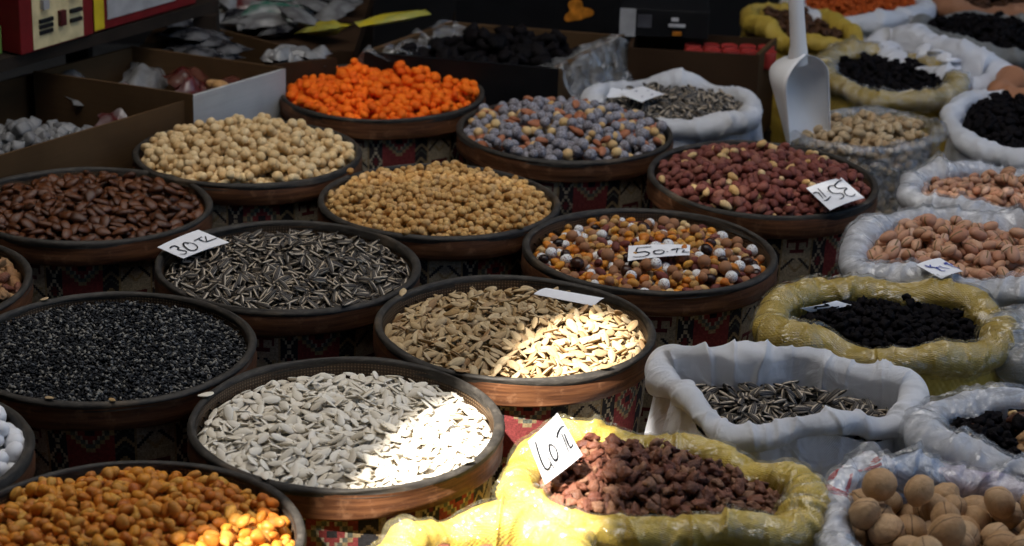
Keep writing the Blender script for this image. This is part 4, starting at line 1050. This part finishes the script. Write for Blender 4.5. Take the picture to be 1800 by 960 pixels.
fr = at(350, 170, RIM + .03)[:2]; BASE = .36; HB = RIM + .03 - BASE
P1 = [fr - E1 * .46, fr, fr + E2 * .30, fr + E2 * .30 - E1 * .46]
carton('cardboard_box', P1, HB, 'brown cardboard box with grey sugared cubes', M_CARD, base=BASE)
c1 = sum(P1) / 4
def rect_region(P, z, mound, inset=.012):
    P = [np.array(p[:2]) for p in P]; c = sum(P) / 4; t = np.linspace(0, 2 * math.pi, 96, endpoint=False); rad = []
    for a in t:
        d = np.array([math.cos(a), math.sin(a)]); best = 9
        for i in range(4):
            p, q = P[i], P[(i + 1) % 4]; e_ = q - p; n_ = np.array([e_[1], -e_[0]]) / np.linalg.norm(e_); den = d @ n_
            if den > 1e-6: best = min(best, ((p - c) @ n_ - inset) / den)
        rad.append(best)
    return Region(c, np.array(rad), z, mound)
PL = [fr - E1 * .40 + E2 * .01, fr - E1 * .06 + E2 * .01, fr - E1 * .06 + E2 * .25, fr - E1 * .40 + E2 * .25]
heap(rect_region(PL, BASE + .03, .05), 'sugared_cube', 'lokum', (.0095, .0088, .0082), N_LOK, 'grey-white sugared cube in the cardboard box at the left edge', 'candy', ('sugared_cube_heap', 'pile of grey-white sugared cubes in the cardboard box', 'candies'), 51, maxtilt=1., jit=.5, nlo=4)
fr2 = at(502, 121, RIM + .04)[:2]; BASE2 = .38
P2 = [fr2 - E1 * .215, fr2, fr2 + E2 * .29, fr2 + E2 * .29 - E1 * .215]
carton('white_sided_box', P2, RIM + .04 - BASE2, 'box with a white outer side, full of wrapped biscuits', M_CARD, {0: M_CARD_W}, base=BASE2)
heap(rect_region([P2[0] + E1 * .08, P2[1], P2[1] + E2 * .12, P2[0] + E2 * .12 + E1 * .08], BASE2 + .035, .03), 'biscuit', 'almond', (.026, .016, .011), N_DATE, 'golden biscuit lying in the white-sided box', 'biscuit', ('biscuit_heap', 'golden biscuits lying deeper in the white-sided box', 'biscuits'), 52, maxtilt=.8, jit=.4, layers=1.8)


def crumpled(name, c, size, label, mat, seed, cat='packet', group=None, rz=0., tilt=(0, 0)):
    """pillow packet with crimped ends"""
    w, d, h = size; n = 14; r_ = np.random.RandomState(seed); V = []
    u = np.linspace(-1, 1, n); A, B = np.meshgrid(u, u, indexing='ij'); th = (1 - A ** 4) * (1 - B ** 2); wob = sum(r_.normal(0, .12) * np.cos(r_.normal(0, 3) * A + r_.normal(0, 4) * B + r_.uniform(0, 6)) for _ in range(6))
    for sg in (1, -1):
        V.append(np.stack([A * w / 2, B * d / 2 * (1 - .08 * np.cos(A * 9)), sg * h / 2 * th * (1 + wob) + h * .12 * wob], -1).reshape(-1, 3))
    Q = grid_quads(n, n, False); Q = np.concatenate([Q, Q[:, ::-1] + n * n])
    o = link(name, mesh_np(name, np.concatenate(V), Q), None, mat, c, (tilt[0], tilt[1], rz)); tag(o, label, cat, group); return o


foil = lambda nm, a, b: (lambda m: (m.set('Base Color', m.ramp(m.noise(m.coord(), 16, 3), [(.4, a), (.55, b), (.7, a)])), m.bump(m.noise(m.coord(), 40, 4), .6, .004), m.m)[2])(Mat(nm, .25, a, .6))
M_PK1 = foil('wrapper_red_white', (.17, .14, .14), (.08, .01, .01)); M_PK2 = foil('wrapper_dark_red', (.05, .006, .005), (.1, .04, .025)); M_PK3 = foil('wrapper_white', (.2, .2, .2), (.1, .095, .095)); M_PK4 = foil('wrapper_dark', (.012, .012, .015), (.12, .12, .125)); M_PKY = foil('wrapper_yellow', (.42, .33, .02), (.28, .28, .07)); M_PKG = foil('wrapper_green', (.03, .12, .08), (.3, .3, .3))
zc = BASE2 + .035
for i, (u, v, w, d, m_, rz, lab) in enumerate((
        (-.17, .16, .13, .08, M_PK1, .7, 'crumpled red and white packet nearest the sugared cubes'), (-.06, .22, .13, .07, M_PK3, .5, 'long white packet in the white-sided box'),
        (-.04, .14, .09, .07, M_PK2, 1.2, 'dark red packet in the middle of the white-sided box'), (-.02, .08, .08, .07, M_PK2, .9, 'dark red packet at the far corner of the white-sided box'),
        (-.13, .09, .12, .06, M_PK1, .2, 'red and white wrapper beside the biscuits'), (-.16, .25, .12, .09, M_PK3, 1.3, 'pale torn plastic bag at the back of the white-sided box'))):
    p = fr2 + E1 * u + E2 * v; crumpled('wrapped_packet', (p[0], p[1], zc + .025 + .006 * (i % 3)), (w, d, .04), lab, m_, 60 + i, group='packets in the white-sided box', rz=math.atan2(E1[1], E1[0]) + rz, tilt=(.25 * (i % 2), -.2))
# third box
fr3 = at(566, 110, RIM + .03)[:2]; fl3 = at(245, 82, RIM + .03)[:2]; bk3 = at(385, 53, RIM + .06)[:2]; d3 = (fr3 - bk3)
f3 = at(482, 118, RIM + .03)[:2]
P3 = [at(*q, RIM + .03)[:2] for q in ((245, 82), (480, 117), (592, 104), (385, 50))]
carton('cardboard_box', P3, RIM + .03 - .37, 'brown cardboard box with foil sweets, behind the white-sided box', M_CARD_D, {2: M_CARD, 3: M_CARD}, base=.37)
for i in range(9):
    p = P3[1] * .5 + P3[2] * .5 + np.array([-.04, .045]) + rs.normal(0, .02, 2) * np.array([1.6, .5]); crumpled('foil_sweet', (p[0], p[1], .47 + .006 * (i % 3)), (.05, .03, .024), 'silvery wrapped sweet in the far cardboard box', M_PK3, 90 + i, 'sweet', 'silvery sweets in the far cardboard box', rs.uniform(0, 6))
for i in range(7):
    p = P3[0] * .5 + P3[1] * .25 + P3[3] * .25 + np.array([.02, .0]) + rs.normal(0, .018, 2); crumpled('dark_packet', (p[0], p[1], .475 + .008 * (i % 4)), (.09, .06, .02), 'dark shiny packet in the far cardboard box', M_PK4, 110 + i, 'packet', 'dark packets in the far cardboard box', rs.uniform(0, 6))
# tray of dark dried fruit in clear plastic
a4, b4, c4, d4 = [at(*q, RIM + .04)[:2] for q in ((640, 92), (982, 122), (1098, 62), (792, 38))]
carton('cardboard_tray', [a4, b4, c4, d4], .09, 'cardboard tray of black dried fruit wrapped in clear plastic', M_CARD, {0: M_BLACK}, th=.009, base=RIM + .04 - .09)
heap(rect_region([a4, b4, c4, d4], RIM + .005, .02, .02), 'dried_fruit', 'raisin', (.016, .013, .010), N_BRAI, '', '', ('dried_fruit_heap', 'heap of black dried fruit in the plastic-wrapped tray', 'dried fruit'), 53, limit=0, nlo=4)
def drape(a, b, z1, label, seed, w_out=.03, drop=.075, inn=.05):
    a, b = np.array(a), np.array(b); t = (b - a) / np.linalg.norm(b - a); nn = np.array([t[1], -t[0]]); n, m = 60, 16; r_ = wave_noise(seed, 9, 2, 20, False); V = []
    for i in range(n):
        for j in range(m):
            s_ = i / (n - 1); q = j / (m - 1); w = r_(s_, q)
            if q < .35: off = -inn * (1 - q / .35); z_ = z1 + .004 - .02 * (1 - q / .35)
            else: off = .004 + w_out * ((q - .35) / .65) ** 1.5; z_ = z1 + .004 - drop * ((q - .35) / .65)
            p = a + (b - a) * s_ + nn * (off + .006 * w); V.append((p[0], p[1], z_ + .005 * r_(s_ + .3, q)))
    o = link('plastic_sheet', mesh_np('plastic_sheet', V, grid_quads(n, m, False)), None, M_FOG); o.data.materials[0] = M_CLEAR; tag(o, label, 'plastic sheet', 'clear plastic over the tray')
drape(b4, c4, RIM + .04, 'crumpled clear plastic over the right end of the tray', 3); drape(d4, a4, RIM + .04, 'clear plastic over the left end of the tray', 5)
p = at(690, 42, RIM + .055); crumpled('yellow_wrapper', (p[0], p[1], RIM + .065), (.13, .035, .016), 'yellow foil wrapper lying on the left end of the tray', M_PKY, 77, rz=.35, tilt=(0, -.12))
# brown carton behind the dark seeds
a9, b9 = at(1105, 84, RIM + .03)[:2], at(1335, 98, RIM + .03)[:2]; dd = b9 - a9; nn = np.array([-dd[1], dd[0]])
P9 = [a9, b9, b9 + nn * .55 + np.array([.03, 0]), a9 + nn * .55]
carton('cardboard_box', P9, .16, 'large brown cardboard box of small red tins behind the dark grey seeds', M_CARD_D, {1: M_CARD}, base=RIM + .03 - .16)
M_TIN = plain('tin_red', (.28, .03, .025), .35, .3, 30)
for i in range(10):
    p = b9 * .72 + a9 * .28 + nn * .2 + np.array([(i % 5) * .032 - .05, (i // 5) * .035]); t = np.linspace(0, 6.2832, 18, endpoint=False)
    pr = [(0.0005, 0), (.014, 0), (.015, .002), (.015, .028), (.0138, .030), (.0130, .029), (.0005, .029)]
    V = np.stack([np.outer(np.cos(t), [q[0] for q in pr]), np.outer(np.sin(t), [q[0] for q in pr]), np.tile([q[1] for q in pr], (18, 1))], -1).reshape(-1, 3)
    o = link('small_tin', mesh_np('small_tin', V, grid_quads(18, len(pr))[:, ::-1]), None, M_TIN, (p[0], p[1], RIM - .005)); tag(o, 'small red tin in the brown box behind the scoop', 'tin', 'small red tins in the brown box')
# black printed cartons
M_ORG = plain('print_orange', (.5, .18, .02), .5, .5, 60); M_GREYP = plain('print_grey', (.3, .3, .31), .5, .2); M_DOT = plain('print_white', (.45, .45, .47), .5, .2); M_BROWNTOP = plain('carton_brown', (.1, .045, .025), .5)
pk = at(1085, 50, RIM + .085)
pack('black_carton', at(1088, 63, RIM + .036)[:2], (1, -.06), None, (.155, .12, .05), 'black printed carton lying on the brown box', M_BLACK, 'carton', 'black cartons at the back', [(.0, .18, .0, 1., M_GREYP), (.2, .36, .35, .8, plain('print_dim', (.06, .06, .07), .5)), (.58, .66, .62, .74, M_DOT), (.55, .74, .42, .52, M_DOT), (.6, .7, .12, .25, M_ORG)], z=RIM + .036)
pk = at(650, 55, RIM + .05)
pack('black_carton', (-.12, 3.85), (1, 0), None, (.34, .16, .13), 'large black carton with an orange fruit print behind the tray', M_BLACK, 'carton', 'black cartons at the back', [], z=RIM - .03)
t = np.linspace(0, 6.2832, 40, endpoint=False); rr = .022 * (1 + .28 * np.cos(3 * t + .6) + .12 * np.cos(5 * t)); ctr = np.array([.105, 3.8488, RIM + .025])
V = [ctr] + [ctr + np.array([a * math.cos(b), -.0001, a * .9 * math.sin(b)]) for a, b in zip(rr, t)]
o = link('fruit_print', mesh_np('fruit_print', V, [[0, 1 + i, 1 + (i + 1) % 40] for i in range(40)], False), bpy.data.objects['black_carton.001'], M_ORG)
def support(name, lo, hi, label):
    k = link(name, None); tag(k, label, 'crate', 'crates carrying the boxes'); (x0, y0), (x1, y1), z1 = lo, hi[:2], hi[2]
    for zc_ in np.linspace(.02, z1 - .06, 4):
        for q0, q1 in (((x0, y0), (x1, y0 + .012)), ((x0, y1 - .012), (x1, y1)), ((x0, y0 + .014), (x0 + .012, y1 - .014)), ((x1 - .012, y0 + .014), (x1, y1 - .014))):
            Boxes().box((*q0, zc_), (*q1, zc_ + .05)).obj('slat', M_DARKWOOD, k)
    Boxes().box((x0, y0, z1 - .008), (x1, y1, z1 - .001)).obj('top_board', M_DARKWOOD, k)
support('wooden_crate', (-.13, 3.84), (.23, 4.05, RIM - .03), 'dark slatted crate under the large black carton')
# red and yellow packets, upper left
M_RED = plain('carton_red', (.13, .01, .012), .4, .2); M_YEL = plain('carton_yellow', (.5, .38, .02), .45, .2); M_CREAM = plain('label_cream', (.5, .42, .24), .5, .25, 40); M_MAROON = plain('carton_maroon', (.07, .012, .014), .4)
M_GRN = plain('carton_green', (.12, .22, .05), .5, .3)
SH = RIM + .10
q0, q1 = at(38, 98, SH)[:2], at(165, 60, SH)[:2]
w_ = np.linalg.norm(q1 - q0)
pack('tea_carton', q0, q1 - q0, None, (w_, .12, .15), 'red carton with a cream printed panel in the top left corner', M_RED, 'carton', None,
     [(.16, .85, .02, .62, M_CREAM), (.0, .16, .66, 1., M_YEL), (.16, .95, .66, 1., M_MAROON), (.24, .42, .16, .20, M_INK), (.24, .42, .22, .26, M_INK), (.24, .42, .28, .32, M_INK), (.66, .81, .2, .24, M_INK), (.66, .81, .3, .34, M_INK), (.5, .58, .2, .36, M_MAROON), (.27, .35, .42, .52, M_GREYP), (.66, .74, .46, .56, plain('emblem_blue', (.03, .04, .1), .5))], z=SH)
q2, q3 = at(166, 58, SH)[:2], at(345, 6, SH)[:2]; w_ = np.linalg.norm(q3 - q2)
pack('white_fronted_carton', q2, q3 - q2, None, (w_, .12, .16), 'maroon and yellow carton with a white barcode panel in the top left', M_RED, 'carton', None,
     [(.0, .09, .02, 1., M_YEL), (.12, .78, .10, 1., M_GREYP), *[(.15 + .012 * i, .156 + .012 * i, .45, .95, M_INK) for i in range(6)], (.45, .48, .3, .9, M_RED), (.52, .72, .35, .4, M_DOT)], z=SH)
q4 = at(-40, 108, SH)[:2]
pack('green_carton', q4, q1 - q0, None, (.055, .1, .045), 'small green carton cut by the top left edge', M_GRN, 'carton', None, [(.4, .75, .15, .7, M_ORG)], z=SH)
ex = (q3 - q2) / np.linalg.norm(q3 - q2); ey = np.array([-ex[1], ex[0]])
Ps = [q4 - ex * .2 - ey * .008, q3 + ex * .05 - ey * .008, q3 + ex * .05 + ey * .3, q4 - ex * .2 + ey * .3]
sh = link('wooden_shelf', None); tag(sh, 'dark wooden shelf carrying the red cartons in the top left', 'shelf')
Boxes().quad8([*[(*p, SH - .022) for p in Ps], *[(*p, SH - .002) for p in Ps]]).obj('board', M_DARKWOOD, sh)
for p in Ps:
    c_ = p + (sum(Ps) / 4 - p) * .06; Boxes().box((c_[0] - .02, c_[1] - .02, 0), (c_[0] + .02, c_[1] + .02, SH - .0225)).obj('leg', M_DARKWOOD, sh)
# low table with small packets behind
T0 = RIM - .005
tb = link('low_table', None); tag(tb, 'low table covered with small packets behind the boxes', 'table')
Boxes().box((-.66, 3.62, T0 - .03), (-.29, 4.3, T0)).obj('table_top', M_CARD_D, tb)
for x in (-.63, -.32):
    for y in (3.66, 4.26): Boxes().box((x - .02, y - .02, 0), (x + .02, y + .02, T0 - .031)).obj('leg', M_DARKWOOD, tb)
for i in range(46):
    x, y = rs.uniform(-.63, -.33), rs.uniform(3.66, 4.05); m_, cn = [(M_PK3, 'white'), (M_PK4, 'dark'), (M_PKG, 'green'), (M_PK3, 'white'), (M_PK4, 'dark'), (M_PK1, 'red and white'), (M_PK3, 'white'), (M_PKY, 'yellow')][i % 8]
    crumpled('small_packet', (x, y, T0 + .012 + .012 * (i % 3)), (.09, .06, .022), 'small ' + cn + ' packet heaped on the low table, ' + ('left' if x < -.48 else 'right') + (' front' if y < 3.85 else ' back'), m_, 200 + i, 'packet', 'small packets on the low table', rs.uniform(0, 6.3), (rs.normal(0, .15), rs.normal(0, .15)))
# yellow bag behind the scoop handle
r = sack('yellow_sack', ell(1408, 50, 96, 27, 15), 'dull yellow sack behind the scoop handle, beside the brown box', M_YELLOW, rho=.016, z=0, seed=49, fill_z=-.01, mound=.01, n=200)
heap(r, 'brown_nut', 'raisin', (.009, .008, .006), nutmat('far_brown_b', [(.06, .025, .01), (.09, .04, .018)], .6), '', '', ('brown_heap', 'heap of dark goods in the sack behind the scoop handle', 'dried fruit'), 49, limit=0, layers=1.6)

# a few strays on the rims
for key, nm, shp, dims, mat, what in (('white', 'stray_seed', 'pumpkin', (.0098, .0045, .0016), N_WHT, 'white pumpkin seed'), ('tan', 'stray_seed', 'pumpkin', (.0095, .0045, .0018), N_TAN, 'tan pumpkin seed'),
                                      ('sun', 'stray_seed', 'sunflower', (.0112, .0036, .0021), N_SUN, 'striped sunflower seed'), ('black', 'stray_husk', 'pumpkin', (.006, .003, .001), N_TAN, 'pale husk'), ('chick', 'stray_chickpea', 'chick', (.0051, .0048, .0047), N_CHI, 'roasted chickpea')):
    x, y, e = DR[key]; V, P, Q = piece(shp, dims, 1, 5); me = mesh_np(nm, V, Q, True, {'lp': ('FLOAT_VECTOR', 'POINT', P)}); me.materials.append(mat)
    for k, (a, side) in enumerate(((-1.9, 'near'), (-.9, 'near right'), (2.6, 'far left'))):
        a += rs.normal(0, .2); o = bpy.data.objects.new(nm, me); COL.objects.link(o); o.location = (x + .1635 * math.cos(a), y + .1635 * math.sin(a), RIM + .0008 + dims[2] * .9); o.rotation_euler = (rs.normal(0, .15), rs.normal(0, .15), a + 1.57 + rs.normal(0, .5))
        tag(o, 'stray %s on the %s rim of its drum' % (what, side), 'seed' if 'seed' in what else 'crumb', 'strays on the drum rims')
